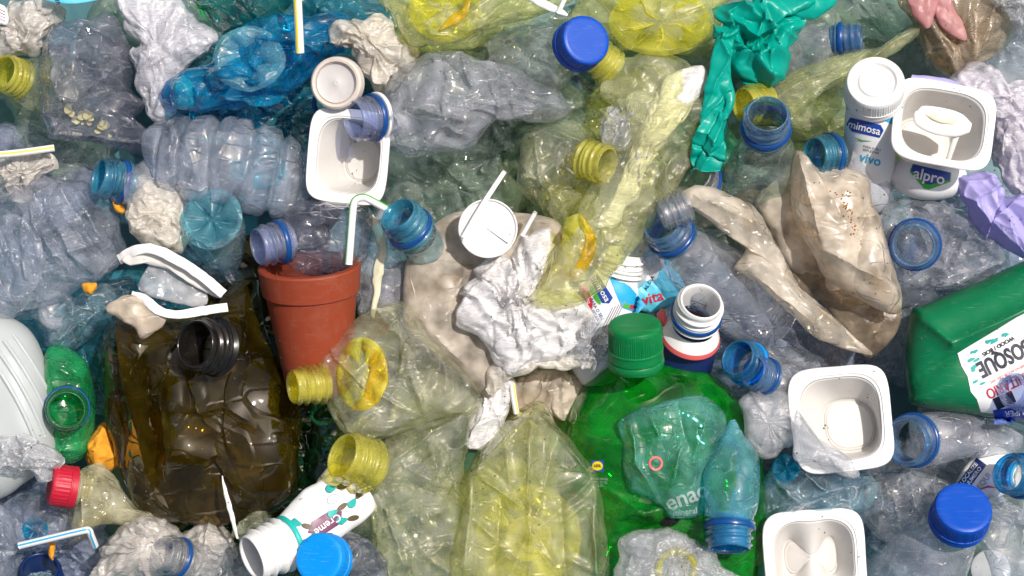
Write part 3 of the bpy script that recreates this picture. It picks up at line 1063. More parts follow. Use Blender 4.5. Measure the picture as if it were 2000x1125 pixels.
# scraps at the corner
V, F = loft([(90, -16, 232, 16, 3), (140, -6, 230, 15, 3), (190, -12, 228, 12, 3)], 3, [(3, 40)], 24, 24)
T = Thing('carton_scrap', 'cyan printed carton edge poking in at the top left', 'carton', W(140, -6, 226))
T.part('panel', (V, F), 'label_cyan_light')
T.part('lettering', lay(text_mesh('38', 13, 0.2), (112, 3), (0.2, 1), bvh_of((V, F))), 'ink')
V, F = pillow([(-10, 8), (8, 12), (17, 30), (14, 48), (-2, 50), (-10, 76), (-16, 40)], 205, 10, [(3, 20)], 4, 60, 10)
T = Thing('label_scrap', 'small white label scrap with purple print at the left edge', 'label', W(0, 30, 195))
T.part('panel', (V, F), 'label_white')
for k in range(4):
    T.part('printed_line', lay(shape_mesh([(-8, -1), (8, -1), (8, 1), (-8, 1)], 4), (3, 20 + k * 6), (1, 0.5), bvh_of((V, F))), 'label_plum')

def straw(label, pts, r, stripe=None, seed=1, off=(0.6, 0.4)):
    P = [W(*p) for p in pts]
    T = Thing('drinking_straw', label, 'straw', np.mean(P, 0) - np.array([0, 0, r]), GS)
    m = 16 * len(pts)
    V, F = loft([(p[0], p[1], p[2], r, r) for p in pts], seed, (), 20, m, close=(False, False))
    V2, F2 = loft([(p[0], p[1], p[2], r * 0.82, r * 0.82) for p in pts], seed, (), 20, m, close=(False, False))
    n = 20
    E = [((0 + j), (j + 1) % n, len(V) + (j + 1) % n, len(V) + j) for j in range(n)]
    E += [((m - 1) * n + j, (m - 1) * n + (j + 1) % n, len(V) + (m - 1) * n + (j + 1) % n, len(V) + (m - 1) * n + j) for j in range(n)]
    VV, FF = merge((V, F), (V2, F2))
    T.part('tube', (VV, FF + E), 'white_gloss')
    if stripe:
        Q = crom(np.array(pts, float), m)
        k = (H - Q[:, 2]) / H
        C = np.c_[(Q[:, 0] - 1000) * k, (562.5 - Q[:, 1]) * k, Q[:, 2]]
        Tn, A, B = frames(C)
        rows = []
        a0 = math.atan2(off[1], off[0])
        for a in np.linspace(a0 - 0.22, a0 + 0.22, 4):
            rows.append(C + (A * math.cos(a) + B * math.sin(a)) * r * 1.03)
        T.part('stripe', (np.vstack(rows), grid_faces(4, m, False)), stripe)
    return T
straw('white straw with a yellow stripe hanging straight down at the top', [(580, -20, 350), (583, 40, 345), (586, 104, 335)], 8.5, 'label_yellow', off=(-0.3, 0.9))
straw('white straw with a yellow stripe sticking in from the left edge', [(-20, 304, 262), (40, 298, 258), (106, 289, 250)], 7, 'label_yellow', off=(0.1, 0.95))

# blue-green bottles along the top
o = [(380, -20), (398, 25), (425, 60), (450, 68), (500, 48), (565, 14), (590, -20)]
bottle('crushed_bottle', 'dark teal crushed bottle at the top left of the deep blue one', pillow(o, 215, 40, CRUSH, 41, 110, 30), 'dark_teal')
o = [(372, -16), (384, -18), (398, 20), (402, 40), (388, 26)]
solo('bottle_shard', 'thin bright green bottle edge at the top beside the milky film', 'bottle', pillow(o, 225, 10, [(3, 30)], 42, 50, 10), 'green_soft', GB)
o = [(324, 180), (345, 146), (395, 132), (425, 95), (455, 62), (520, 36), (600, 34), (655, 14), (690, 40), (672, 90), (640, 122), (600, 162), (540, 200), (480, 214), (420, 222), (360, 220), (333, 206)]
b = pillow(o, 225, 62, [(8, 110, 's'), (18, 80), (10, 36), (3, 16), (11, 5, 'c', 9)], 43, 190, 46, creases=[((390, 150), (600, 190), 20, 8), ((540, 60), (640, 110), 24, 8), ((420, 200), (640, 60), -22, 9), ((560, 150), (600, 120), 20, 6), ((350, 160), (360, 215), 18, 6), ((380, 150), (395, 210), 14, 6)])
T = bottle('crushed_bottle', 'deep blue crushed bottle with round base showing at upper left', b, 'deep_blue')
tint_base(T, (486, 112, 300), (0.1, 0.1, 1), 64, 60, 'cyan', 0.4, 5, 0.22, 5, 3)
T.part('bright_end', pillow([(328, 178), (345, 150), (372, 148), (384, 180), (372, 214), (345, 212)], 262, 32, [(7, 30), (4, 15)], 44, 80, 20), 'cyan_base', label='bright cyan crumpled bottle end')

# grey-white loose cap, seen from its inner side
def loose_cap(name, label, C, Nv, r, mat, inner):
    c = W(*C)
    d = np.array(Nv, float)
    d /= np.linalg.norm(d)
    T = Thing(name, label, 'cap', c - d * r * 0.5, GL)
    prof = [(0, 0.76 * r), (-0.10 * r, 0.78 * r), (0.05 * r, 0.82 * r), (0.07 * r, 0.92 * r), (0.0, 0.99 * r), (-0.15 * r, 1.02 * r), (-0.4 * r, 1.03 * r), (-0.45 * r, 1.0 * r)]
    T.part('rim', lathe(c, d, prof, 96), mat)
    prof = [(-0.10 * r, 0.001), (-0.09 * r, 0.08 * r), (-0.11 * r, 0.12 * r), (-0.115 * r, 0.4 * r), (-0.10 * r, 0.70 * r), (-0.06 * r, 0.79 * r)]
    T.part('disc', lathe(c, d, prof, 64), inner)
    return T
loose_cap('loose_cap', 'dirty grey-white round cap lying beside the clear bottle mouth', (656, 162, 330), (-0.18, -0.05, 1), 47, 'off_white', 'off_white_in')
T = Thing('cap_ring', 'blue cap ring peeping out under the grey-white cap', 'ring', W(642, 208, 240))
T.part('band', ring_mesh(W(642, 205, 250), np.array([0.2, 0.3, -1.0]) / 1.06, 30, 0, 14, 0.9, 1.1), 'ring_blue')

# cream film and the grey clear bottle with blue and white neck rings
o = [(642, 64), (658, 43), (700, 39), (729, 27), (761, 36), (775, 60), (795, 82), (792, 96), (822, 94), (803, 121), (775, 145), (745, 182), (722, 172), (690, 121), (679, 100), (644, 89)]
film('crumpled_film', 'cream crumpled film above the clear bottle with two neck rings', o, 262, 36, 'film_cream', 51, na=180, nr=46, cen=(735, 92))
o = [(748, 180), (775, 146), (814, 114), (850, 100), (900, 99), (942, 119), (1006, 134), (1062, 165), (1122, 219), (1048, 246), (990, 240), (962, 258), (935, 290), (900, 301), (845, 301), (800, 299), (761, 284), (742, 262)]
b = pillow(o, 262, 78, [(6, 110, 's'), (15, 80), (10, 36), (3, 16), (11, 5, 'c', 9)], 53, 190, 46, cen=(860, 205), creases=[((790, 160), (900, 110), 18, 7), ((800, 215), (910, 240), 22, 7), ((870, 130), (940, 200), -16, 8), ((905, 110), (925, 190), 18, 6), ((930, 210), (1110, 217), 14, 8), ((860, 235), (930, 285), 16, 6), ((765, 200), (800, 285), 10, 8)], p=3.0)
bottle('plastic_bottle', 'clear crushed bottle with blue and white neck rings beside the grey-white cap', b, 'clear_hazy', (690, 234, 330), (750, 227, 290), 42, 'neck_lilac', 'ring_blue', 'ring_white', L=1.62)

# ribbed clear bottle
b = loft([(322, 306, 225, 60, 40), (330, 306, 228, 82, 64), (380, 312, 238, 88, 70), (450, 322, 242, 90, 68), (520, 338, 238, 84, 62), (575, 352, 228, 70, 52), (620, 360, 210, 44, 40)], 61, [(7, 90, 's'), (7, 60), (3, 26), (6, 4, 'c', 8)], 84, 120, ribs=(7, 0.17))
T = bottle('ribbed_bottle', 'pale clear bottle with ribs and a pinched base left of the white cup', b, 'clear_lilac')
tint_base(T, (326, 306, 222), (-1, 0.05, 0.25), 66, 56, 'clear_hazy', 0.2, 5, 0.3, 4, 6)
b = pillow([(470, 270), (560, 280), (600, 330), (590, 400), (540, 430), (480, 400), (455, 330)], 150, 40, CRUSH, 62, 110, 28)
solo('crushed_bottle', 'bright cyan crushed bottle glinting under the ribbed bottle', 'bottle', b, 'cyan', GB)

# blue threaded neck
b = loft([(240, 357, 235, 38, 36), (270, 360, 230, 42, 38), (310, 362, 215, 70, 50), (360, 366, 190, 74, 44), (420, 370, 160, 50, 30)], 63, SOFT, m=50)
bottle('plastic_bottle', 'clear bottle with blue threaded neck pointing left under the smoky bottle', b, 'clear_hazy', (192, 345, 262), (242, 358, 235), 40, 'neck_sea', 'ring_blue', L=1.7)
T = solo('orange_scrap', 'orange foam scrap below the blue threaded neck', 'scrap', pillow([(217, 392), (232, 394), (245, 408), (240, 420), (228, 412)], 240, 10, [(5, 14)], 6, 50, 10), 'orange_foam')
o = [(-10, 318), (30, 306), (80, 300), (118, 312), (112, 330), (80, 345), (55, 372), (20, 390), (-10, 392)]
film('crumpled_film', 'grey crumpled film under the straw at the left edge', o, 205, 26, 'film_grey', 65)

# ------------------------------------------------------------------ left middle
o = [(-20, 380), (40, 356), (95, 345), (150, 352), (205, 392), (240, 428), (246, 490), (222, 535), (170, 562), (120, 588), (60, 606), (-20, 618)]
b = pillow(o, 205, 74, [(8, 120, 's'), (15, 80), (10, 36), (3, 16), (11, 5, 'c', 9)], 71, 200, 50, p=3.0, creases=[((80, 405), (170, 560), 26, 7), ((105, 385), (200, 545), 24, 6), ((140, 375), (225, 520), -22, 7), ((170, 385), (235, 490), 20, 6), ((60, 440), (80, 590), 22, 6), ((40, 450), (40, 560), -14, 8), ((130, 510), (205, 480), 18, 5), ((95, 430), (140, 420), 20, 6), ((110, 470), (150, 440), -16, 6)])
T = bottle('crushed_bottle', 'large clear crushed bottle with long bright dents at the left edge', b, 'clear_lilac')
tint_base(T, (20, 505, 282), (-0.25, -0.05, 1), 62, 80, 'clear_lilac', 0.2, 5, 0.12, 4, 8)
o = [(38, 605), (90, 590), (150, 575), (205, 550), (262, 545), (250, 590), (215, 632), (172, 668), (112, 682), (80, 655)]
b = pillow(o, 150, 50, CRUSH, 72, 130, 34, creases=[((60, 620), (190, 600), 18, 7), ((100, 670), (230, 580), 18, 7)])
T = bottle('crushed_bottle', 'clear bluish bottle end under the large clear bottle at left', b, 'pale_blue')
T.part('base', lathe(W(112, 606, 205), np.array([0.1, 0.2, 1.0]), [(0, 1), (0, 18), (4, 24), (5, 30), (0, 36), (-8, 38)], 40), 'clear_hazy')
solo('orange_scrap', 'orange foam scrap stuck to the tip of the large clear bottle', 'scrap', pillow([(160, 556), (175, 552), (190, 553), (188, 566), (178, 575), (163, 571)], 285, 10, [(5, 13)], 8, 50, 10), 'orange_foam')
o = [(252, 378), (285, 342), (322, 352), (358, 372), (366, 420), (372, 470), (352, 497), (300, 482), (258, 462), (250, 420)]
film('crumpled_film', 'white bubbly film lump between the blue neck and the upturned blue base', o, 232, 42, 'film_cream', 73)
# upturned pale blue bottle
b = loft([(412, 424, 285, 54, 60), (418, 440, 262, 60, 62), (428, 470, 235, 54, 50), (440, 510, 205, 36, 30), (447, 540, 185, 10, 8)], 75, [(5, 60), (3, 26)], 60, 50, close=(False, True))
T = bottle('plastic_bottle', 'pale blue bottle upended with its star base facing up', b, 'pale_blue')
tint_base(T, (412, 424, 287), (-0.1, 0.35, 1), 56, 60, 'cyan', 0.5, 5, 0.34)
o = [(350, 470), (420, 500), (480, 540), (470, 560), (420, 545), (370, 520)]
solo('crushed_bottle', 'grey clear bottle sliver under the upended blue bottle', 'bottle', pillow(o, 165, 26, CRUSH, 76, 80, 20), 'smoky', GB)

# torn white cup
def strip(pts, w, h, mat, seed=1, m=80, octs=((2, 20), (1, 9))):
    return loft([(p[0], p[1], p[2], w, h) for p in pts], seed, list(octs), 24, m, 4.0)
T = Thing('torn_cup', 'torn white cup with curled rim strips lying on the olive bottle', 'cup', W(330, 560, 270), GC)
T.part('rim', strip([(234, 506, 300), (262, 490, 318), (300, 487, 330), (352, 510, 335), (395, 540, 332), (436, 574, 322)], 10, 2.2, 0), 'white_gloss', thick=0)
T.part('rim', strip([(444, 600, 320), (400, 607, 322), (345, 614, 322), (310, 606, 320), (282, 585, 310), (258, 577, 300)], 9, 2.2, 0, 2), 'white_gloss')
b = pillow([(236, 508), (262, 494), (300, 492), (352, 514), (395, 545), (432, 576), (420, 582), (380, 560), (335, 528), (300, 518), (262, 512), (255, 520)], 312, 4, [(4, 40), (2, 16)], 77, 120, 16, cen=(310, 508))
T.part('wall', b, 'white_cup')
b = pillow([(272, 568), (285, 530), (305, 512), (350, 535), (400, 560), (405, 592), (380, 600), (330, 590)], 296, 10, [(4, 40), (2, 18)], 78, 120, 24)
T.part('wall', b, 'milky', label='translucent torn cup wall')
b = pillow([(203, 602), (225, 582), (255, 575), (290, 590), (322, 612), (326, 625), (300, 650), (278, 662), (262, 640), (235, 625)], 308, 14, [(5, 40), (3, 16)], 79, 120, 24)
T.part('flap', b, 'beige_light')

# ------------------------------------------------------------------ olive bottle
o = [(212, 622), (270, 606), (340, 616), (420, 604), (446, 556), (472, 528), (502, 530), (516, 580), (524, 640), (560, 720), (592, 800), (592, 900), (572, 978), (485, 1012), (400, 1028), (300, 1004), (252, 962), (226, 900), (202, 800), (182, 700)]
CR = [((235, 640), (300, 900), 34, 11), ((262, 640), (275, 840), -26, 12), ((335, 740), (350, 890), 36, 14), ((378, 740), (400, 900), 30, 8), ((300, 700), (320, 960), -30, 12), ((405, 900), (330, 985), 28, 8), ((430, 890), (480, 960), 28, 8), ((440, 700), (560, 920), 24, 12), ((480, 560), (500, 700), 28, 8), ((500, 720), (570, 860), -22, 12), ((230, 700), (260, 950), -24, 12), ((300, 640), (370, 640), 18, 9), ((345, 890), (410, 900), 24, 7), ((470, 620), (520, 650), 24, 8)]
b = pillow(o, 205, 70, [(24, 150), (11, 72), (4, 34), (13, 5, 'c', 10)], 84, 230, 60, p=4.5, creases=CR[::2], cen=(390, 800))
bottle('crushed_bottle', 'big dark olive glossy bottle crushed flat with open black mouth', b, 'olive', (380, 672, 345), (432, 680, 285), 52, 'neck_black', L=1.5, turns=2)
# white sliver stuck on it
solo('plastic_sliver', 'thin white toothed plastic sliver standing on the olive bottle', 'scrap', loft([(434, 930, 300, 1, 1), (440, 960, 305, 4, 2), (452, 1005, 306, 5, 2), (464, 1052, 300, 2, 1.5)], 3, [(1.5, 8)], 12, 40), 'white_gloss')

# green bottle, white tank, cling film, red cap bottle
o = [(98, 676), (150, 688), (182, 740), (187, 820), (168, 888), (132, 908), (95, 872), (82, 800), (86, 720)]
b = pillow(o, 185, 56, [(6, 80, 's'), (6, 60), (4, 28)], 85, 130, 34, creases=[((100, 870), (170, 880), 14, 6), ((95, 700), (175, 750), 12, 8)])
bottle('plastic_bottle', 'green bottle with blue ringed mouth facing up beside the white tank', b, 'green_soft', (130, 801, 292), (132, 795, 215), 40, 'neck_green', 'ring_blue', L=1.4)
o = [(-120, 560), (-10, 606), (52, 640), (86, 700), (106, 780), (114, 850), (105, 900), (50, 942), (0, 974), (-120, 1000)]
b = pillow(o, 205, 86, [(3, 90, 's')], 86, 140, 44, p=3.0, q=2.0)
T = Thing('plastic_tank', 'big milky white plastic tank with curved ribs at the left edge', 'container', W(-20, 800, 120))
T.part('body', b, 'white_tank')
bv = bvh_of(b)
for k in range(4):
    P = []
    for t in np.linspace(0, 1, 16):
        u = 8 + k * 17 + 62 * t - 34 * (1 - t) ** 2
        v = 690 + 175 * t - 12 * k
        g = W(u, v, 0)
        dr = g - np.array([0, 0, H]); dr /= np.linalg.norm(dr)
        loc = bv.ray_cast(Vector((0, 0, H)), Vector(dr))[0]
        if loc is not None:
            P.append(tuple(loc))
    T.part('rib', tube(P, 4.2, 10, 40, uv=False), 'white_tank')
o = [(-20, 868), (20, 850), (62, 848), (108, 878), (122, 908), (86, 938), (52, 912), (-20, 918)]
film('cling_film', 'clear glinting cling film across the bottom of the white tank', o, 292, 20, 'film_clear', 87)
o = [(166, 900), (176, 860), (205, 822), (226, 866), (236, 908), (190, 925)]
solo('foam_lump', 'mustard orange foam lump squeezed between green and olive bottles', 'foam', pillow(o, 170, 46, [(8, 50), (5, 22), (3, 10)], 88, 110, 32), 'orange_foam')
o = [(160, 916), (200, 905), (230, 935), (262, 985), (310, 1002), (280, 1020), (205, 1025), (160, 1050), (142, 1040), (150, 985)]
b = pillow(o, 225, 40, [(8, 70), (6, 36), (3, 16)], 89, 130, 32, creases=[((180, 925), (165, 1040), 16, 6), ((200, 920), (290, 1005), 18, 7)])
T = bottle('crushed_bottle', 'cream translucent crushed bottle with a red cap at lower left', b, 'straw_yellowish')
m0, d0, L0 = neck(T, (112, 947, 268), (170, 955, 250), 32, 'straw_yellowish', L=2.0)
T.part('cap', cap_mesh(W(97, 946, 272), d0, 38, 47, 30), 'red_cap')

straw('white straw with a blue stripe bent at its end at lower left', [(38, 1066, 262), (100, 1051, 275), (160, 1037, 285), (173, 1036, 283), (178, 1046, 274), (186, 1066, 250)], 7, 'label_cyan', off=(0.2, 0.95))

# dusky bottles in the lower left corner
o = [(20, 985), (70, 960), (130, 965), (150, 1010), (140, 1060), (90, 1085), (40, 1070), (10, 1030)]
b = pillow(o, 150, 46, HARD, 91, 120, 32)
T = bottle('crushed_bottle', 'dusky blue-grey crushed bottle with dark round base at lower left', b, 'clear_lilac')
tint_base(T, (68, 1034, 204), (0, 0.2, 1), 24, 24, 'deep_blue', 0.3, 5, 0.3)
o = [(-20, 1000), (20, 1010), (45, 1060), (40, 1140), (-20, 1140)]
bottle('crushed_bottle', 'grey clear crushed bottle filling the bottom left corner', pillow(o, 185, 40, HARD, 92, 110, 28), 'clear_lilac')
b = loft([(80, 1140, 170, 40, 36), (84, 1190, 140, 60, 50)], 93, SOFT, m=20)
bottle('plastic_bottle', 'bottle with dark navy mouth at the bottom edge below the blue striped straw', b, 'pale_blue', (78, 1108, 205), (80, 1142, 170), 40, 'ring_navy', 'ring_navy', L=1.3)
solo('orange_scrap', 'orange foam scrap beside the blue striped straw', 'scrap', pillow([(98, 1060), (108, 1062), (106, 1080), (104, 1095), (97, 1090), (94, 1075)], 225, 8, [(4, 12)], 9, 50, 10), 'orange_foam')
o = [(185, 1140), (200, 1080), (222, 1040), (250, 1010), (285, 1003), (330, 1020), (360, 1055), (372, 1100), (360, 1140)]
film('crumpled_film', 'beige translucent film lump at the bottom left of the small clear mouth', o, 225, 60, 'film_grey', 95, na=190, nr=50)
o = [(352, 1060), (368, 1030), (395, 1010), (425, 1018), (447, 1052), (462, 1095), (420, 1130), (370, 1120)]
film('crumpled_film', 'grey-beige film lump just right of the small clear mouth', o, 205, 50, 'film_grey', 96)
b = loft([(362, 1098, 268, 36, 34), (390, 1106, 258, 44, 40), (430, 1118, 240, 56, 44), (480, 1135, 215, 60, 40)], 97, SOFT, m=40)
bottle('plastic_bottle', 'clear bottle with blue ringed threaded mouth at the bottom left', b, 'clear', (316, 1079, 312), (362, 1097, 275), 38, 'neck_clear', 'ring_blue', L=1.55)

# ------------------------------------------------------------------ yogurt cups
def cup(name, label, C, Nrm, rot, a, bb, depth, mat='white_cup', seed=1, dent=None, shift=(0, 0), rimmat='white_gloss', warp=3.0, inner=0.82):
    c = W(*C)
    d = np.array(Nrm, float)
    d /= np.linalg.norm(d)
    ca, sa = math.cos(math.radians(rot)), math.sin(math.radians(rot))
    ex = np.array([ca, sa, 0.0])
    ex -= d * (ex @ d)
    ex /= np.linalg.norm(ex)
    ey = np.cross(d, ex)
    n = 96
    th = np.linspace(0, 2 * np.pi, n, endpoint=False)
    def row(f, e, t, k=0.0):
        cc, ss = np.cos(th), np.sin(th)
        q = 2.0 / e
        rad = (np.abs(cc) ** e + np.abs(ss) ** e) ** (-1.0 / e)
        x = a * f * rad * cc + shift[0] * k
        y = bb * f * rad * ss + shift[1] * k
        return x, y, np.full(n, -t)
    def build(rows, close=False):
        P = []
        for (x, y, z) in rows:
            if dent is not None:
                x, y, z = dent(x, y, z)
            P.append(c + np.outer(x, ex) + np.outer(y, ey) + np.outer(z, d))
        V = np.vstack(P)
        F = grid_faces(len(rows), n)
        if close:
            V = np.vstack([V, P[-1].mean(0)[None]])
            o = (len(rows) - 1) * n
            F += [(o + j, o + (j + 1) % n, len(V) - 1) for j in range(n)]
        V = crumple(V, [(warp, 110, 's'), (warp * 0.35, 40)], seed)
        return V, F
    T = Thing(name, label, 'yogurt cup', c - d * depth, GC)
    iv = inner
    T.part('rim', build([row(1.0, 5.0, 3.2), row(1.008, 5.0, 0.6), row(0.995, 5.0, -1.0), row(0.94, 4.6, -0.3), row(iv + 0.06, 3.6, 0), row(iv + 0.045, 3.4, 2.0), row(iv + 0.015, 3.3, 2.2), row(iv, 3.2, 5)]), rimmat, thick=1.0)
    rows = []
    for t in np.linspace(0, 1, 18):
        rows.append(row(iv - 0.004 - 0.22 * t, 3.2 - 0.7 * t, 5 + (depth - 12) * t, t))
    fl = iv - 0.224
    for a_ in (0.35, 0.7, 1.0, 1.3, 1.57):
        rows.append(row(fl - 0.05 * (1 - math.cos(a_)) - 0.0, 2.5, depth - 7 + 7 * math.sin(a_), 1))
    wall = build(rows)
    T.part('wall', wall, mat, thick=1.4)
    fl -= 0.05
    T.part('bottom', build([row(fl * 1.0, 2.5, depth + 0.2, 1), row(fl * 0.9, 2.4, depth, 1), row(fl * 0.86, 2.4, depth - 2, 1), row(fl * 0.5, 2.2, depth - 2, 1), row(fl * 0.15, 2.0, depth - 2, 1)], True), mat, thick=1.4)
    T.wall = wall
    T.fr = (c, ex, ey, d)
    return T

def dent_right(x, y, z):
    # right wall pushed in and torn open below the rim
    t = np.clip(-z / 90, 0, 1)
    return x + 8 * t * (x < 0), y, z
cup('yogurt_cup', 'white square cup under the clear bottle neck at upper centre', (679, 306, 300), (-0.10, -0.12, 1), -6, 74, 84, 84, seed=201, shift=(12, -8), dent=dent_right, inner=0.79)

T = cup('yogurt_cup', 'white square cup holding a white spoon at the right', (1843, 241, 372), (0.06, 0.34, 1), -11, 90, 80, 110, seed=203, shift=(-12, 6), inner=0.83)
wall62 = T.wall
# spoon bowl and handle resting in the cup
sp = loft([(1786, 222, 366, 4, 3), (1796, 226, 366, 20, 7), (1830, 236, 366, 27, 9), (1870, 244, 366, 24, 9), (1895, 250, 364, 10, 6)], 7, (), 40, 40)
T = Thing('plastic_spoon', 'white plastic spoon with cream residue lying in the right cup', 'spoon', W(1840, 240, 350))
T.part('bowl', sp, 'white_gloss')
T.part('handle', loft([(1872, 256, 362, 6, 3), (1862, 282, 352, 5.5, 3), (1850, 318, 330, 5, 3)], 7, (), 20, 24), 'white_gloss')
T.part('residue', loft([(1808, 224, 374, 2, 2), (1835, 231, 376, 8, 2.5), (1862, 236, 376, 7, 2), (1868, 238, 374, 2, 1)], 8, [(2, 14)], 20, 24), 'cream_paste')
# the printed wrap of that cup stands out below its rim
o = [(1748, 318), (1800, 300), (1860, 315), (1886, 336), (1878, 374), (1832, 390), (1780, 386), (1742, 358)]
b = pillow(o, 262, 44, [(3, 80, 's')], 204, 100, 30)
T = Thing('printed_cup', 'printed white drink cup under the cup with the spoon', 'cup', W(1810, 345, 230))
T.part('body', b, 'label_white')
bv = bvh_of(b)
rd = (0.97, 0.22)
T.part('emblem', lay(shape_mesh([(-38, 20), (40, 20), (42, 2), (4, -22), (-6, -22), (-40, 4)]), (1815, 348), rd, bv, 1.2), 'label_green')
T.part('emblem', lay(shape_mesh([(-36, 18), (38, 18), (40, 3), (4, -14), (-6, -14), (-38, 6)]), (1815, 346), rd, bv, 2.0), 'label_blue')
T.part('lettering', lay(text_mesh('alpro', 30, 0.5), (1815, 345), rd, bv, 3.0), 'white_gloss')

def dent_fold(x, y, z):
    t = np.clip(-z / 80, 0, 1)
    f = np.clip((x + y) / 110 + 0.2, 0, 1)
    return x + 8 * t, y - 14 * t * f, z - 10 * t * f
cup('yogurt_cup', 'white square cup with a folded wall right of the cyan mini bottle', (1643, 818, 318), (-0.06, 0.02, 1), 6, 90, 94, 62, seed=207, shift=(14, -14), dent=dent_fold, inner=0.80)

def dent_pinch(x, y, z):
    t = np.clip(-z / 80, 0, 1)
    g = np.exp(-(x / 26) ** 2)
    return x, y - np.sign(y) * 62 * g * t * np.clip(np.abs(y) / 50, 0, 1), z + 34 * g * t
cup('yogurt_cup', 'dirty white cup with a pinched middle at the bottom edge', (1592, 1092, 305), (0.0, 0.05, 1), 4, 92, 88, 62, seed=209, dent=dent_pinch, inner=0.80)

# ------------------------------------------------------------------ terracotta pot and what stands in it
T = Thing('plant_pot', 'terracotta coloured plastic plant pot lying in the heap', 'plant pot', W(610, 600, 170))
C0, C1 = W(604, 517, 285), W(622, 760, 215)
dv = C1 - C0
Lp = np.linalg.norm(dv)
dv /= Lp
lip = 50
prof = [(0, 80), (0, 92), (3, 94), (lip * 0.5, 91.5), (lip, 89), (lip + 1, 84)]
T.part('rim', lathe(C0, dv, prof, 90), 'terracotta')
prof = [(lip - 2, 84.5), (lip + 3, 83.5), (lip + 60, 76), (lip + 130, 66), (Lp, 58), (Lp + 1, 50), (Lp + 1, 1)]
T.part('body', lathe(C0, dv, prof, 90), 'terracotta')
T.part('inside', lathe(C0, dv, [(1, 86), (lip, 80), (Lp * 0.6, 64), (Lp * 0.7, 2)], 60), 'terracotta')

o = [(556, 420), (580, 396), (640, 388), (700, 392), (725, 420), (722, 480), (700, 530), (640, 540), (570, 530), (550, 480)]
b = pillow(o, 275, 52, [(7, 70), (5, 36), (2.5, 16)], 211, 140, 36, creases=[((575, 490), (640, 470), 14, 5), ((600, 440), (690, 425), 14, 6), ((640, 470), (640, 430), -12, 5)])
bottle('plastic_bottle', 'smoky clear bottle with lilac neck lying in the terracotta pot', b, 'smoky', (504, 482, 318), (560, 470, 290), 40, 'neck_lilac', 'ring_blue', L=1.7)
straw('white bendy straw with a green stripe standing in the pot', [(681, 516, 322), (686, 450, 332), (690, 404, 340), (696, 390, 343), (709, 386, 344), (722, 390, 344), (762, 412, 340)], 7.5, 'label_green', off=(0.75, 0.6))

# clear pouch with a cream drip
o = [(690, 560), (697, 490), (716, 430), (756, 402), (790, 440), (800, 540), (782, 600), (740, 622), (702, 616)]
b = pillow(o, 228, 34, [(8, 60), (6, 30), (3, 14)], 213, 130, 34)
T = bottle('crushed_bottle', 'clear crumpled bottle with a cream drip right of the pot', b, 'clear_hazy')
T.part('drip', loft([(722, 425, 272, 10, 4), (738, 450, 275, 9, 4), (748, 490, 275, 9, 4), (738, 530, 272, 10, 4), (736, 565, 270, 7, 3), (728, 606, 266, 5, 3), (730, 620, 262, 2, 2)], 9, [(4, 26), (2, 10)], 20, 60), 'cream_paste')
# blue mouth resting above the beige jug
b = loft([(815, 462, 312, 40, 38), (826, 476, 290, 40, 38), (845, 500, 235, 44, 36), (862, 530, 170, 40, 28)], 215, [(4, 60)], m=30)
bottle('plastic_bottle', 'sea-blue bottle mouth with blue ring at the corner of the beige jug', b, 'pale_blue', (777, 418, 372), (822, 470, 318), 42, 'neck_sea', 'ring_blue', L=1.65)

# ------------------------------------------------------------------ beige jug, disc, white film
o = [(794, 492), (830, 450), (880, 415), (930, 404), (990, 408), (1060, 420), (1096, 450), (1110, 560), (1080, 650), (1010, 720), (965, 790), (940, 776), (880, 722), (828, 680), (798, 650), (789, 600)]
b = pillow(o, 262, 30, [(8, 170, 's'), (8, 120), (2, 40)], 221, 170, 44, p=6, creases=[((1000, 420), (890, 560), -16, 12), ((890, 560), (860, 640), 10, 12), ((800, 600), (950, 760), 10, 14)])
T = bottle('flattened_jug', 'flattened dirty beige translucent jug in the middle of the heap', b, 'jug_beige', cat='jug')
def yribs(c, r, z):
    out = []
    for a in (100, 215, 325):
        t = math.radians(a)
        out.append([(c[0], c[1], z), (c[0] + r * math.cos(t), c[1] - r * math.sin(t), z)])
    return out
T = Thing('plastic_disc', 'white plastic disc with three ribs on the beige jug', 'disc', W(953, 446, 340))
c = W(953, 446, 345)
dsc = T.part('disc', lathe(c, np.array([0.03, -0.1, 1.0]), [(-6, 1), (-6, 51), (-3, 53), (3, 53), (4, 51), (2, 50), (-1, 48), (-1, 1)], 72), 'white_gloss')
for seg in yribs((953, 446), 49, 344.6):
    T.part('rib', tube(seg, 1.8, 8, 8), 'white_gloss', parent=dsc)
solo('plastic_stick', 'white plastic stick lying across the ribbed disc', 'stick', loft([(905, 464, 362, 5, 3), (944, 398, 366, 5, 3), (986, 334, 362, 4.5, 3)], 2, (), 16, 30, 4.0), 'white_gloss')
solo('plastic_stick', 'short white stick standing out of the white film', 'stick', tube([(1020, 460, 340), (1046, 414, 352)], 4.5, 12, 16), 'white_gloss')
o = [(884, 628), (905, 560), (950, 510), (1000, 490), (1030, 455), (1075, 455), (1090, 500), (1066, 560), (1130, 565), (1148, 600), (1134, 645), (1110, 692), (1050, 702), (1000, 726), (960, 692), (928, 655)]
film('crumpled_film', 'big bright white crumpled film heaped on the beige jug', o, 296, 44, 'film_white', 223, [(14, 90, 's'), (10, 50), (8, 22, 'a'), (4, 11, 'a'), (10, 4, 'c', 28)], 230, 66, cen=(1010, 600))
o = [(1120, 640), (1150, 600), (1180, 640), (1195, 690), (1160, 715), (1110, 705)]
film('crumpled_film', 'thin clear film wisp right of the big white film', o, 285, 20, 'film_clear', 224)
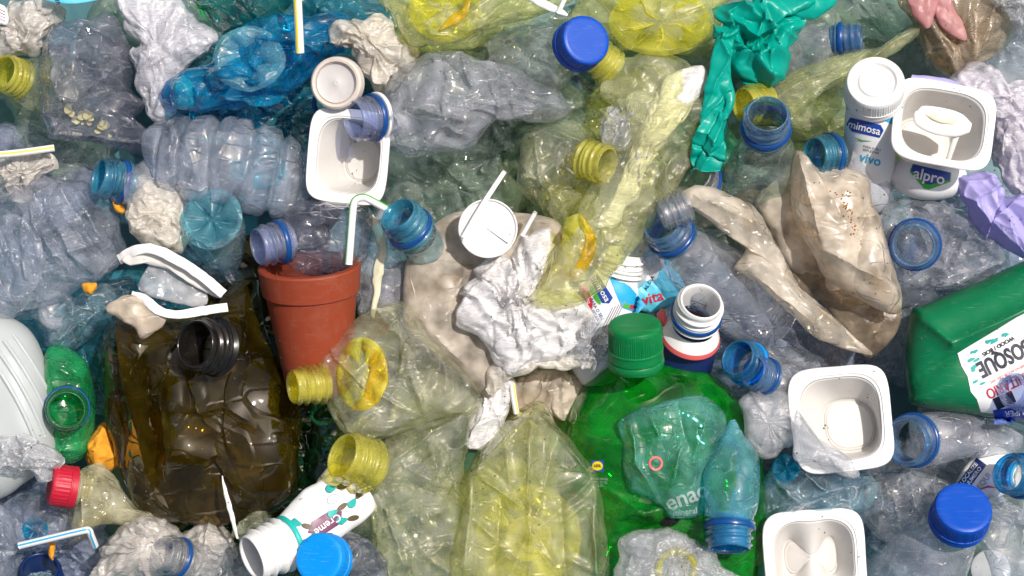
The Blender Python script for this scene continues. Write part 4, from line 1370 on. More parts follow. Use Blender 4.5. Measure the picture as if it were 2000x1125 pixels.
# white bag edge below
T = Thing('torn_bag', 'torn milky plastic bag arching below the big white film', 'plastic bag', W(1030, 780, 200), GF)
b = pillow([(912, 872), (914, 830), (945, 770), (975, 735), (1010, 745), (1005, 790), (975, 840), (935, 885)], 250, 26, FILMS, 225, 130, 34)
T.part('side', b, 'film_white')
b = loft([(960, 760, 285, 14, 10), (980, 728, 292, 22, 12), (1020, 714, 296, 16, 12), (1070, 708, 296, 14, 10), (1120, 706, 292, 16, 10), (1158, 712, 286, 12, 8)], 226, FILMS, 40, 90)
T.part('edge', b, 'film_cream')
b = pillow([(1000, 760), (1050, 730), (1110, 730), (1140, 760), (1110, 820), (1060, 800), (1010, 830)], 200, 24, FILMS, 227, 110, 26)
T.part('inside', b, 'beige_light')
straw('short white straw end with yellow stripe inside the torn bag', [(1000, 750, 262), (1004, 780, 270), (1009, 808, 266)], 6, 'label_yellow', off=(0.5, 0.8))

# ------------------------------------------------------------------ yellow bottles
o = [(622, 718), (650, 680), (690, 638), (740, 604), (795, 592), (850, 655), (925, 735), (935, 800), (880, 812), (800, 840), (740, 862), (690, 852), (660, 830), (640, 790)]
b = pillow(o, 262, 74, [(6, 120, 's'), (12, 90), (8, 40), (3, 16), (11, 5, 'c', 9)], 231, 190, 48, p=3.0, creases=[((740, 610), (800, 680), 20, 6), ((800, 690), (840, 830), 18, 6), ((860, 690), (880, 800), 14, 6), ((790, 620), (735, 680), 16, 6), ((800, 660), (790, 720), 14, 5)])
T = bottle('plastic_bottle', 'small yellow bottle with amber base and neck pointing left below the pot', b, 'yellow_pale', (572, 756, 330), (640, 748, 300), 37, 'neck_yellow', L=1.9)
tint_base(T, (704, 730, 338), (-0.35, 0.05, 1), 50, 66, 'yellow_base', 0.3, 7, 0.36)
T.part('base_glint', loft([(712, 676, 330, 4, 2), (732, 692, 334, 13, 3), (740, 728, 336, 18, 3), (730, 768, 336, 17, 3), (708, 792, 332, 10, 2), (690, 796, 328, 3, 2)], 5, [(4, 22), (2, 9)], 24, 60), 'amber', label='amber crescent painted for the glint in the thick bottle base')  # glint in the amber-tinted base, put in as a coloured crescent

o = [(712, 960), (738, 878), (800, 828), (880, 800), (925, 788), (918, 860), (908, 925), (905, 1150), (745, 1150), (716, 1010)]
b = pillow(o, 225, 82, [(8, 120, 's'), (14, 90), (8, 40), (3, 16), (11, 5, 'c', 9)], 233, 200, 50, p=3.6, creases=[((760, 900), (900, 810), 22, 7), ((740, 940), (800, 1120), 20, 7), ((850, 860), (870, 930), 24, 6), ((800, 900), (905, 950), 14, 7), ((760, 1040), (900, 980), 18, 7), ((820, 1060), (880, 1120), 18, 6), ((770, 980), (830, 1080), -16, 8)])
bottle('plastic_bottle', 'large yellow-green bottle with thick yellow neck pointing at the patterned bottle', b, 'yellow_pale', (668, 890, 348), (735, 916, 300), 50, 'neck_yellow', L=1.65)

o = [(1045, 784), (1092, 840), (1142, 888), (1170, 935), (1170, 1150), (896, 1150), (905, 960), (914, 918), (962, 850)]
b = pillow(o, 250, 84, [(4, 120, 's'), (10, 110), (3, 40), (8, 4, 'c', 7)], 235, 220, 56, p=6.0, cen=(1035, 990), creases=[((918, 928), (912, 1140), 26, 6), ((1156, 945), (1158, 1140), 26, 6), ((1042, 796), (918, 922), 20, 6), ((1048, 796), (1158, 935), 20, 6), ((975, 960), (968, 1140), -14, 6), ((1095, 970), (1100, 1140), -14, 6), ((1045, 790), (1030, 950), 26, 9), ((925, 905), (1010, 970), 18, 7), ((1150, 930), (1090, 990), 20, 7), ((1160, 960), (1095, 1010), 18, 5), ((990, 850), (1000, 940), 16, 6), ((1085, 850), (1060, 940), -14, 7), ((920, 1000), (985, 1060), 16, 6), ((1100, 1080), (1160, 1110), 14, 6), ((1030, 940), (1030, 1120), 12, 6)])
T = bottle('plastic_bottle', 'square shouldered clear yellow bottle pointing up at the bottom centre', b, 'yellow')
tint_base(T, (1032, 1052, 300), (0, 0, 1), 96, 96, 'yellow_base', 0.3, 8, 0.30)
T.part('base_knob', lathe(W(1032, 1052, 318), np.array([0, 0, 1.0]), [(6, 1), (6, 6), (2, 9), (2, 16), (5, 20), (2, 24), (0, 34), (3, 38), (0, 42)], 48), 'yellow_base')

# the long crushed yellow bottle with white film inside
b = loft([(1196, 140, 285, 34, 32), (1216, 150, 285, 52, 42), (1252, 172, 282, 88, 52), (1282, 218, 278, 104, 54), (1262, 300, 275, 88, 50), (1218, 390, 300, 74, 44), (1170, 470, 335, 68, 36), (1112, 540, 362, 54, 26), (1050, 584, 362, 14, 6)], 241, [(8, 120, 's'), (18, 80), (11, 36), (3, 16), (11, 5, 'c', 9)], 110, 130)
T = bottle('crushed_bottle', 'long crushed yellow bottle with film inside left of the turquoise glove', b, 'yellow', (1158, 100, 312), (1200, 142, 290), 36, 'neck_yellow', L=1.6)
T.part('base_glint', loft([(1136, 425, 366, 3, 2), (1150, 450, 376, 9, 3), (1152, 485, 384, 12, 3), (1138, 520, 386, 10, 3), (1112, 544, 382, 4, 2)], 5, [(5, 26), (3, 11)], 24, 60), 'amber', label='amber crescent painted for the glint of the crushed base')  # coloured crescent stands in for the glint on the amber base
tint_base(T, (1126, 486, 376), (-0.35, -0.1, 1), 28, 62, 'yellow_base', 0.8, 5, 0.4, 8, 9)
o = [(1292, 160), (1330, 138), (1368, 132), (1380, 165), (1340, 225), (1285, 300), (1236, 385), (1196, 452), (1168, 444), (1196, 380), (1228, 310), (1262, 230)]
film('crumpled_film', 'white bubbly film caught in the long crushed yellow bottle', o, 300, 20, 'film_white', 243, FILMS, 190, 44, cen=(1272, 268), layers=2)
film('crumpled_film', 'wrinkled clear film pocket inside the long crushed yellow bottle', [(1175, 265), (1186, 205), (1230, 182), (1275, 180), (1262, 230), (1235, 285), (1195, 295)], 304, 16, 'film_clear', 247, FILMS, 130, 34)
o = [(1031, 256), (1075, 240), (1135, 240), (1165, 275), (1170, 330), (1150, 380), (1110, 420), (1050, 405), (1012, 360), (1012, 300)]
b = pillow(o, 215, 54, [(8, 70), (6, 34), (3, 15)], 245, 150, 40, creases=[((1040, 270), (1060, 390), 16, 6), ((1060, 250), (1150, 290), 14, 6), ((1020, 330), (1100, 400), 14, 6)])
bottle('crushed_bottle', 'yellow-green crushed bottle with bright yellow neck pointing right at centre', b, 'yellow_pale', (1186, 322, 330), (1125, 305, 290), 38, 'neck_yellow', L=1.6)
o = [(1060, 380), (1120, 370), (1180, 400), (1170, 460), (1110, 470), (1070, 440)]
solo('crushed_bottle', 'small pale yellow crushed bottle piece above the amber base', 'bottle', pillow(o, 235, 34, HARD, 246, 110, 28), 'yellow', GB)

# yellow bottles along the top
o = [(752, -20), (766, 34), (790, 72), (822, 94), (900, 88), (944, 70), (1000, 48), (1085, 20), (1110, -20)]
b = pillow(o, 285, 60, [(6, 120, 's'), (12, 80), (6, 36), (3, 16), (11, 5, 'c', 9)], 251, 160, 40, creases=[((790, 60), (900, 80), 16, 6), ((930, 60), (1000, 10), 18, 6), ((800, 10), (850, 70), 14, 6), ((960, 50), (1060, 15), 12, 5)])
T = bottle('crushed_bottle', 'yellow bottle with orange streaked base at the top edge', b, 'yellow')
tint_base(T, (872, 20, 352), (0.2, -0.1, 1), 66, 56, 'yellow_base', 0.7, 5, 0.3)
T.part('residue', loft([(918, -10, 362, 4, 3), (908, 20, 362, 7, 3), (892, 34, 362, 10, 3), (876, 48, 360, 6, 3), (862, 60, 358, 3, 2)], 9, [(4, 24), (2, 10)], 20, 50), 'amber')
o = [(1172, -20), (1186, 30), (1226, 78), (1290, 104), (1350, 98), (1396, 70), (1410, 20), (1408, -20)]
b = pillow(o, 265, 66, [(5, 110, 's'), (5, 80), (3, 36)], 253, 150, 40)
T = bottle('plastic_bottle', 'pale yellow bottle with star base facing up at the top edge', b, 'yellow')
tint_base(T, (1290, 40, 334), (0, 0.05, 1), 92, 62, 'yellow_base', -1.57, 5, 0.32)
for k in range(5):
    aa = math.radians(-90 + 72 * k)
    T.part('base_rib', tube([(1290 + 14 * math.cos(aa), 44 - 10 * math.sin(aa), 328), (1290 + 42 * math.cos(aa + 0.12), 44 - 28 * math.sin(aa + 0.12), 330), (1290 + 74 * math.cos(aa - 0.1), 44 - 50 * math.sin(aa - 0.1), 332)], 2.2, 10, 24, octs=[(4, 16)], seed=k), 'yellow_base')
T = Thing('cup_fragment', 'white cup rim fragment with a stick at the top edge', 'cup', W(1080, 6, 330))
T.part('rim', loft([(1030, -14, 340, 10, 4), (1058, 6, 344, 9, 4), (1090, 20, 344, 7, 3), (1108, 30, 340, 3, 2)], 2, [(1.5, 14)], 20, 40), 'white_gloss')
T.part('stick', tube([(1090, 26, 350), (1108, -14, 356)], 5, 10, 12), 'white_gloss')

# royal blue capped clear bottle
b = loft([(1120, 96, 305, 40, 38), (1104, 104, 295, 52, 44), (1072, 112, 275, 66, 50), (1030, 120, 245, 70, 46), (980, 126, 210, 60, 36)], 255, SOFT, m=46)
T = bottle('plastic_bottle', 'clear bottle with a royal blue cap at the upper middle', b, 'clear')
dd = W(1108, 103, 290) - W(1146, 76, 372)
dd /= np.linalg.norm(dd)
T.part('cap', cap_mesh(W(1146, 77, 372), dd, 46, 46), 'blue_cap')
b = loft([(1150, 150, 236, 26, 24), (1120, 180, 228, 30, 26), (1100, 220, 210, 44, 30), (1080, 260, 190, 40, 24)], 256, SOFT, m=30)
bottle('plastic_bottle', 'sea-blue threaded neck peeping out under the royal blue cap', b, 'pale_green', (1156, 138, 240), (1128, 172, 230), 24, 'neck_sea', 'ring_blue', L=1.8)


# ------------------------------------------------------------------ turquoise glove
GL1 = [(10, 60, 's'), (9, 44), (7, 24, 'a'), (13, 5, 'c', 18)]
T = Thing('rubber_glove', 'turquoise rubber glove crumpled at the top right of centre', 'glove', W(1450, 130, 240))
o = [(1392, 32), (1405, 8), (1451, 2), (1500, -12), (1600, -14), (1594, 18), (1568, 64), (1540, 112), (1526, 146), (1496, 168), (1456, 172), (1420, 150), (1400, 110), (1415, 60)]
cr = [((1420, 30), (1500, 90), 18, 7), ((1450, 120), (1560, 30), -22, 8), ((1480, 20), (1530, 100), 20, 7), ((1430, 90), (1500, 150), 18, 7), ((1450, 60), (1470, 160), -18, 7)]
T.part('palm', pillow(o, 295, 40, GL1, 301, 180, 48, creases=cr), 'glove_teal')
T.part('finger', loft([(1412, 50, 312, 24, 8), (1404, 110, 320, 20, 8), (1400, 170, 322, 24, 7), (1394, 230, 318, 28, 8), (1384, 285, 312, 34, 7), (1378, 326, 305, 28, 3)], 303, [(7, 60, 's'), (7, 40), (6, 18, 'a'), (9, 4, 'c', 12)], 72, 110), 'glove_teal')
T.part('finger', loft([(1412, 120, 318, 10, 8), (1422, 170, 322, 12, 8), (1424, 205, 322, 9, 7), (1408, 235, 318, 6, 5)], 304, [(5, 40), (3, 18)], 40, 60), 'glove_teal')
T.part('finger', loft([(1540, -10, 300, 22, 16), (1570, 10, 300, 26, 14), (1600, 8, 290, 20, 12), (1630, -8, 280, 12, 8)], 305, [(6, 40), (4, 18)], 40, 50), 'glove_teal')

# ------------------------------------------------------------------ bottles at the upper right
b = loft([(1624, 76, 262, 27, 26), (1608, 80, 258, 34, 30), (1580, 95, 245, 56, 34), (1545, 122, 228, 60, 32), (1510, 150, 205, 40, 20)], 311, [(8, 80), (5, 36), (2, 16)], m=46)
bottle('plastic_bottle', 'clear bottle with blue ringed neck pointing right near the pink petals', b, 'clear_hazy', (1682, 74, 275), (1626, 76, 262), 29, 'neck_blue', 'ring_blue', L=2.0)
o = [(1500, 178), (1545, 140), (1600, 116), (1670, 98), (1735, 90), (1768, 64), (1792, 56), (1790, 74), (1757, 102), (1700, 130), (1655, 160), (1640, 215), (1596, 258), (1545, 248), (1505, 228)]
b = pillow(o, 262, 34, [(8, 80), (5, 36), (2, 16)], 313, 170, 40, cen=(1580, 185), creases=[((1510, 195), (1650, 120), 12, 7), ((1540, 230), (1700, 110), 12, 7), ((1700, 105), (1785, 65), 10, 6)])
bottle('crushed_bottle', 'flat yellow bottle with twisted tip and yellow neck at upper right', b, 'yellow', (1452, 206, 318), (1512, 200, 280), 38, 'neck_yellow', L=1.6)
b = loft([(1494, 268, 318, 46, 44), (1490, 290, 300, 56, 50), (1482, 330, 265, 72, 56), (1476, 380, 220, 76, 52), (1470, 430, 175, 60, 36)], 315, SOFT, m=50)
bottle('plastic_bottle', 'clear bottle with blue ringed mouth tilted up beside the turquoise glove', b, 'pale_green', (1499, 222, 395), (1494, 268, 325), 45, 'neck_blue', 'ring_blue', L=1.7)
solo('grit_patch', 'dark grit gathered in the bottle under the blue ringed mouth', 'dirt', pillow([(1420, 390), (1460, 370), (1500, 380), (1495, 410), (1450, 420), (1425, 412)], 240, 8, [(4, 20), (3, 8)], 316, 60, 16), 'debris')
b = loft([(1352, 352, 240, 52, 46), (1360, 372, 215, 62, 52), (1372, 410, 180, 70, 50), (1380, 450, 150, 50, 30)], 317, SOFT, m=40)
bottle('plastic_bottle', 'open clear threaded mouth with navy ring under the turquoise glove finger', b, 'grey_green', (1344, 336, 285), (1356, 362, 232), 52, 'neck_clear', 'ring_blue', L=1.25)
b = loft([(1640, 302, 285, 40, 38), (1664, 318, 270, 52, 42), (1700, 350, 240, 64, 40), (1730, 400, 200, 56, 30)], 319, SOFT, m=40)
bottle('plastic_bottle', 'clear bottle with sea-blue ringed mouth behind the torn beige bottle', b, 'clear_hazy', (1590, 304, 322), (1642, 304, 288), 40, 'neck_sea', 'ring_blue', L=1.4)

# yogurt drink bottle with white cap
b = loft([(1706, 196, 345, 44, 44), (1706, 212, 335, 52, 50), (1704, 240, 315, 54, 52), (1698, 280, 285, 50, 50), (1694, 320, 258, 53, 50), (1690, 365, 228, 54, 48), (1688, 400, 205, 44, 40)], 321, [(2, 60, 's')], 72, 60)
T = bottle('drink_bottle', 'white drink bottle with white cap and blue printed label at upper right', b, 'label_white')
dd = W(1706, 205, 330) - W(1710, 160, 408)
dd /= np.linalg.norm(dd)
T.part('cap', cap_mesh(W(1710, 158, 408), dd, 52, 52, 72, ringed=True), 'white_gloss')
bv = bvh_of(b)
T.part('label_band', lay(shape_mesh([(-56, 26), (56, 26), (54, -6), (40, -12), (20, -4), (0, -2), (-30, 4), (-54, 14)]), (1706, 230), (1, 0.06), bv, 0.8), 'label_cyan')
rd = (0.97, 0.24)
T.part('emblem', lay(shape_mesh([(-34, 13), (28, 13), (36, 4), (32, -12), (-24, -13), (-38, -2)]), (1690, 250), rd, bv, 1.0), 'label_blue')
T.part('lettering', lay(text_mesh('mimosa', 21, 0.3), (1688, 250), rd, bv, 2.0), 'white_gloss')
T.part('swoosh', lay(shape_mesh([(-18, 0), (0, -5), (20, 1), (0, -1.5)], 5), (1684, 272), rd, bv, 1.0), 'label_green')
T.part('lettering', lay(text_mesh('PARA O SEU\nBEM ESTAR', 6.5), (1702, 293), rd, bv, 1.0), 'ink')
T.part('lettering', lay(text_mesh('vivo', 26, 0.5), (1700, 312), rd, bv, 1.0), 'label_cyan')

# films, petals, gloves in the top right corner
o = [(1762, -20), (1775, 30), (1800, 90), (1840, 140), (1880, 150), (1930, 120), (1975, 70), (1990, -20)]
film('crumpled_film', 'brownish stained film fanning out at the top right', o, 215, 46, 'film_brown', 331, [(8, 80, 's'), (8, 50), (9, 30, 'a'), (4, 14, 'a')], 170, 44, creases=[((1790, 0), (1860, 140), 18, 7), ((1830, 0), (1880, 130), -16, 7), ((1880, 0), (1900, 130), 16, 7), ((1940, 10), (1900, 110), 16, 7)])
o = [(1930, -20), (1960, 20), (1990, 60), (2030, 90), (2040, -20)]
film('crumpled_film', 'clear shiny film right in the top right corner', o, 262, 26, 'film_clear', 332)
T = Thing('artificial_petals', 'two dusty pink plastic petals at the top right', 'petals', W(1830, 20, 255))
T.part('petal', pillow([(1768, -24), (1780, 22), (1796, 44), (1812, 55), (1824, 34), (1832, 0), (1834, -24)], 272, 10, [(4, 30), (2, 12)], 333, 90, 20), 'petal_pink')
T.part('petal', pillow([(1812, -24), (1822, 22), (1842, 56), (1866, 74), (1888, 78), (1880, 48), (1862, 10), (1854, -24)], 266, 9, [(4, 30), (2, 12)], 334, 90, 20), 'petal_pink')
o = [(1858, 160), (1878, 132), (1930, 124), (1962, 150), (2020, 176), (2030, 395), (1975, 385), (1945, 340), (1935, 260), (1890, 200)]
film('bubble_film', 'bubbly lilac-white film at the right edge beside the cup with spoon', o, 250, 54, 'film_lilac', 335, [(10, 70, 's'), (9, 34), (6, 16), (3, 8), (7, 4, 'c', 20)], 200, 54, cen=(1960, 235))
T = Thing('rubber_glove', 'pale lilac rubber glove at the right edge', 'glove', W(1940, 400, 220))
o = [(1864, 340), (1905, 334), (1942, 350), (1938, 384), (1975, 392), (2030, 396), (2030, 516), (1985, 500), (1940, 466), (1900, 432), (1882, 390)]
T.part('palm', pillow(o, 275, 34, [(8, 70, 's'), (7, 40), (3, 18), (10, 5, 'c', 16)], 337, 170, 44, cen=(1935, 415), creases=[((1930, 420), (2000, 490), 12, 8), ((1960, 400), (2010, 470), -12, 8), ((1890, 360), (1930, 440), 14, 8), ((1945, 440), (2010, 510), 10, 6)]), 'glove_lilac')
T.part('finger', loft([(1946, 400, 292, 11, 9), (1952, 380, 304, 9, 8), (1956, 366, 306, 6, 6)], 339, [(3, 16)], 30, 30), 'glove_lilac')
T.part('finger', loft([(1780, 150, 275, 6, 5), (1815, 160, 278, 12, 7), (1860, 172, 270, 14, 7), (1880, 190, 255, 8, 5)], 340, [(4, 30)], 30, 40), 'glove_lilac')
T2 = solo('bottle_end', 'clear bottle end glinting between lilac glove and canister', 'bottle', pillow([(1870, 470), (1930, 465), (1985, 500), (1980, 540), (1920, 560), (1860, 530)], 180, 34, HARD, 341, 100, 26), 'clear_lilac', GB)

# ------------------------------------------------------------------ torn beige bottle
T = Thing('torn_bottle', 'torn dirty beige bottle split into two lobes right of centre', 'bottle', W(1600, 480, 200), GB)
o = [(1474, 396), (1500, 362), (1540, 326), (1556, 292), (1580, 340), (1600, 480), (1640, 560), (1600, 560), (1540, 520), (1500, 450)]
T.part('wall', pillow(o, 262, 26, [(7, 70), (4, 30), (2, 13)], 351, 130, 34), 'beige_light')
o = [(1553, 290), (1588, 326), (1640, 328), (1692, 344), (1702, 390), (1722, 440), (1748, 520), (1758, 594), (1738, 610), (1680, 584), (1622, 548), (1590, 502), (1562, 460), (1542, 415), (1540, 350)]
lobe_mesh = (pillow(o, 312, 56, [(8, 110, 's'), (7, 80), (3, 30), (1.5, 13)], 353, 170, 46, p=3.0, creases=[((1550, 300), (1590, 470), 14, 9), ((1690, 370), (1660, 540), -22, 20), ((1600, 490), (1740, 560), 14, 7)]))
T.part('lobe', lobe_mesh, 'beige_light', label='pale rounded lobe with rusty specks')
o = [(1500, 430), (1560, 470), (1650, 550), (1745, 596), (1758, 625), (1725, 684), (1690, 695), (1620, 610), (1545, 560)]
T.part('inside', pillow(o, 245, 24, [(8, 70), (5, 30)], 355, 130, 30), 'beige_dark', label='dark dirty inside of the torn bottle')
o = [(1332, 378), (1370, 362), (1430, 383), (1482, 418), (1524, 490), (1562, 560), (1604, 612), (1664, 657), (1704, 692), (1650, 682), (1580, 652), (1528, 600), (1478, 556), (1432, 524), (1446, 500), (1462, 470), (1400, 440), (1356, 405)]
T.part('lobe', pillow(o, 322, 26, [(8, 80), (5, 34), (2.5, 14)], 357, 190, 40, cen=(1505, 515), creases=[((1350, 380), (1480, 440), 12, 6), ((1480, 440), (1680, 680), 14, 7), ((1470, 540), (1600, 650), 12, 7)]), 'beige_clear', label='cloudy torn wall strip')
r = np.random.RandomState(77)
bvr = bvh_of(lobe_mesh)
uv = [(1648 + 34 * s_ + 7 * r.randn(), 388 + 88 * s_ + 6 * r.randn()) for s_ in r.rand(44)] + [(1620 + 40 * r.rand(), 372 + 14 * r.rand()) for _ in range(14)]
T.part('rusty_specks', flakes(on_surface(bvr, uv), (0.6, 2.6), 5, 1.0), 'rust', kind='stuff')
b = loft([(1316, 470, 300, 40, 38), (1345, 500, 285, 56, 46), (1400, 545, 262, 74, 52), (1460, 590, 238, 72, 48), (1530, 640, 205, 50, 30)], 359, [(8, 110, 's'), (5, 60), (2, 24)], m=60)
bottle('plastic_bottle', 'hazy blue-clear bottle with blue mouth half covered by a torn beige strip', b, 'clear_lilac', (1294, 436, 345), (1322, 474, 302), 44, 'neck_blue', 'ring_blue', L=1.45)
T = Thing('neck_piece', 'cut clear threaded neck piece lying on the blue bottle mouth', 'bottle neck', W(1320, 420, 350))
neck(T, (1292, 420, 372), (1345, 400, 368), 34, 'neck_clear', L=1.7)

# clear bottle whose blue mouth faces the viewer
o = [(1712, 425), (1758, 386), (1830, 384), (1900, 418), (1952, 470), (1968, 502), (1905, 560), (1820, 568), (1758, 562), (1726, 500)]
b = pillow(o, 235, 62, [(6, 100, 's'), (14, 70), (10, 34), (3, 16), (11, 5, 'c', 9)], 361, 170, 44, creases=[((1850, 440), (1940, 500), 16, 6), ((1830, 520), (1940, 470), 18, 6), ((1740, 410), (1840, 400), 14, 6), ((1850, 550), (1960, 505), 16, 6)])
bottle('plastic_bottle', 'clear bottle with navy ringed mouth facing up left of the lilac glove', b, 'clear_hazy', (1784, 480, 352), (1792, 474, 270), 46, 'neck_blue', 'ring_blue', L=1.2, turns=1.5)

# ------------------------------------------------------------------ green canister
T = Thing('green_canister', 'dark green canister with an upside-down paper label at the right edge', 'canister', W(1900, 680, 180))
o = [(1780, 608), (1800, 598), (1900, 556), (2060, 495), (2120, 560), (2120, 850), (1975, 824), (1792, 792), (1772, 765), (1767, 700)]
b = pillow(o, 262, 72, [(3, 120, 's'), (2, 60)], 371, 190, 56, p=5.0, q=2.0, creases=[((1840, 668), (2050, 572), 26, 12), ((1790, 620), (1840, 668), 16, 8), ((1780, 740), (1850, 690), -14, 9)], cen=(1950, 690))
T.part('body', b, 'canister_green')
bv = bvh_of(b)
r = np.random.RandomState(4)
lab = [(1870, 690), (1900, 672), (1940, 648), (1985, 620), (2040, 592), (2080, 640), (2080, 838), (1975, 818), (1918, 812), (1908, 780), (1896, 765), (1890, 735), (1878, 715)]
cx, cyy = 1970, 715
T.lab = T.part('label', lay(shape_mesh([(p[0] - cx, -(p[1] - cyy)) for p in lab], 14), (cx, cyy), (1, 0), bv, 1.2), 'label_white')
def ink(poly, at, rd, mat, off=2.2):
    T.part('print', lay(shape_mesh(poly, 8), at, rd, bv, off), mat, parent=T.lab)
ink([(-70, 12), (60, 14), (60, -16), (-70, -16)], (2010, 805), (1, -0.12), 'label_blue')
ink([(-20, 12), (20, 12), (20, -12), (-20, -12)], (1962, 782), (1, -0.45), 'ink')
rd = (-0.86, 0.51)
T.part('lettering', lay(text_mesh('BOSQUE', 29, 0.9), (1962, 698), (-0.88, 0.44), bv, 3.0, upscale=1.55), 'ink', parent=T.lab)
T.part('lettering', lay(text_mesh('WOOD / BOIS', 11, 0.3), (1950, 676), (-0.86, 0.48), bv, 3.0), 'ink', parent=T.lab)
T.part('lettering', lay(text_mesh('SANITÁRIO', 21, 0.2), (1976, 748), (-0.90, 0.42), bv, 3.0, upscale=1.4), 'label_red', parent=T.lab)
T.part('lettering', lay(text_mesh('AMBIENTADOR DEL WC', 8), (1972, 728), (-0.88, 0.44), bv, 3.0), 'label_red', parent=T.lab)
T.part('lettering', lay(text_mesh('SUPER', 16, 0.3), (1985, 806), (-0.98, 0.12), bv, 3.0), 'white_gloss', parent=T.lab)
for k in range(12):
    t = r.rand()
    u, v = 1880 + 30 * r.rand() + 40 * t, 700 + 95 * t + 18 * r.rand() - 8
    if k < 6:
        u, v = 1890 + 100 * r.rand(), 0
        v = 690 - (u - 1870) * 0.55 + 6 + 12 * r.rand()
    pts = [(x * (1 + 0.2 * r.randn()), y * (1 + 0.3 * r.randn())) for x, y in ell(5 + 5 * r.rand(), 2 + 2 * r.rand(), 9)]
    try:
        ink(pts, (u, v), (1, -0.5), 'label_teal', 2.4)
    except Exception:
        pass

# ------------------------------------------------------------------ printed bottles in the middle
b = loft([(1214, 515, 262, 34, 32), (1210, 535, 258, 40, 36), (1200, 560, 250, 52, 44), (1185, 600, 238, 58, 46), (1172, 640, 228, 60, 46), (1165, 690, 215, 58, 42), (1170, 740, 195, 40, 30)], 381, [(3, 70), (2, 30)], 72, 60)
T = bottle('drink_bottle', 'crushed white drink bottle with blue printed label behind the green cap', b, 'label_white')
neck(T, (1222, 492, 268), (1210, 540, 255), 40, 'white_gloss', L=1.3)
bv = bvh_of(b)
T.part('label_band', lay(shape_mesh([(-40, 20), (-10, -2), (20, -22), (52, -14), (56, 8), (10, 22)]), (1210, 572), (0.85, 0.55), bv, 1.0), 'label_cyan')
rd = (0.5, 0.87)
T.part('emblem', lay(shape_mesh([(-30, 9), (26, 12), (32, 0), (24, -12), (-28, -9)]), (1174, 565), rd, bv, 1.0), 'label_blue')
T.part('lettering', lay(text_mesh('mimosa', 17, 0.2), (1174, 565), rd, bv, 2.0), 'white_gloss')
T.part('swoosh', lay(shape_mesh(ell(22, 5, 14), 6), (1162, 576), rd, bv, 1.2), 'label_green')
T.part('lettering', lay(text_mesh('nutri', 12, 0.2), (1146, 582), (-0.3, -0.95), bv, 2.4), 'white_gloss')
T.part('emblem', lay(shape_mesh(ell(26, 9, 16), 6), (1146, 582), (-0.3, -0.95), bv, 1.6), 'label_red')
T.part('lettering', lay(text_mesh('PARA O SEU\nBEM ESTAR', 8.5, 0.1), (1162, 606), rd, bv, 1.2), 'label_blue')
T.part('lettering', lay(text_mesh('2', 26, 0.6), (1164, 640), rd, bv, 1.2), 'label_cyan')
for k in range(5):
    T.part('printed_line', lay(shape_mesh([(-24, -1), (24, -1), (24, 1), (-24, 1)], 6), (1186 + k * 6, 622 - k * 3), (0.45, -0.9), bv, 1.2), 'label_grey')
T.part('emblem', lay(shape_mesh(ell(9, 6, 4, a0=0.78), 5), (1224, 598), (1, 0.2), bv, 1.4), 'label_green')
T.part('emblem', lay(shape_mesh(ell(9, 6, 4, a0=0.78), 5), (1236, 600), (1, 0.2), bv, 1.4), 'label_red')
for rr_, mt in ((17, 'label_blue'), (14, 'label_white')):
    T.part('emblem', lay(shape_mesh(ell(rr_, rr_, 24), 6), (1183, 672), (1, 0), bv, 1.2 + (17 - rr_) * 0.3), mt)
T.part('lettering', lay(text_mesh('PUNTO', 9, 0.2), (1184, 672), (0.3, 0.95), bv, 3.2), 'label_blue')

o = [(1240, 548), (1255, 500), (1288, 488), (1310, 520), (1338, 560), (1318, 592), (1280, 610), (1245, 602), (1232, 580)]
b = pillow(o, 232, 24, [(8, 50), (5, 24), (2, 12)], 383, 130, 32)
T = Thing('carton', 'crumpled cyan printed carton between the printed bottle and white neck', 'carton', W(1285, 560, 205))
T.part('body', b, 'label_cyan_light')
bv = bvh_of(b)
T.part('panel', lay(shape_mesh([(-30, 10), (30, 30), (10, -26), (-24, -30)]), (1272, 520), (1, 0), bv, 1.0), 'label_white', label='white upper panel of the carton')
T.part('lettering', lay(text_mesh('vita', 30, 0.5), (1275, 582), (0.96, -0.28), bv, 1.6), 'label_red')
T.part('lettering', lay(text_mesh('AL DIA', 10, 0.2), (1268, 553), (0.5, -0.87), bv, 1.6), 'ink')
b = pillow([(1225, 470), (1270, 450), (1295, 480), (1260, 545), (1240, 560), (1222, 520)], 262, 16, [(7, 50), (5, 22)], 384, 100, 24)
solo('crumpled_film', 'clear glinting film above the cyan carton', 'plastic film', b, 'film_clear', GF)

# white threaded neck with red and navy sleeve
b = loft([(1352, 640, 262, 48, 44), (1345, 665, 245, 56, 50), (1335, 690, 225, 62, 52), (1328, 730, 195, 58, 44)], 385, [(2, 60)], 60, 40)
T = bottle('drink_bottle', 'white threaded bottle neck with blue ring, red and navy sleeve', b, 'navy')
neck(T, (1370, 588, 345), (1350, 640, 275), 46, 'white_gloss', 'ring_blue', L=1.5)
m = W(1353, 640, 278)
d = W(1338, 682, 232) - m
d /= np.linalg.norm(d)
T.part('shoulder', lathe(m, d, [(-6, 40), (4, 48), (16, 54)], 60), 'white_gloss')
T.part('sleeve_edge', lathe(m, d, [(14, 54.5), (22, 57), (24, 57)], 60), 'label_coral')
T.part('sleeve_tongue', pillow([(1284, 612), (1294, 602), (1302, 622), (1304, 645), (1294, 640), (1285, 628)], 268, 8, [(2, 20)], 386, 50, 12), 'label_coral')
T.part('sleeve_flap', pillow([(1268, 625), (1290, 620), (1300, 650), (1296, 680), (1275, 665)], 255, 10, [(2, 20)], 387, 50, 12), 'navy')

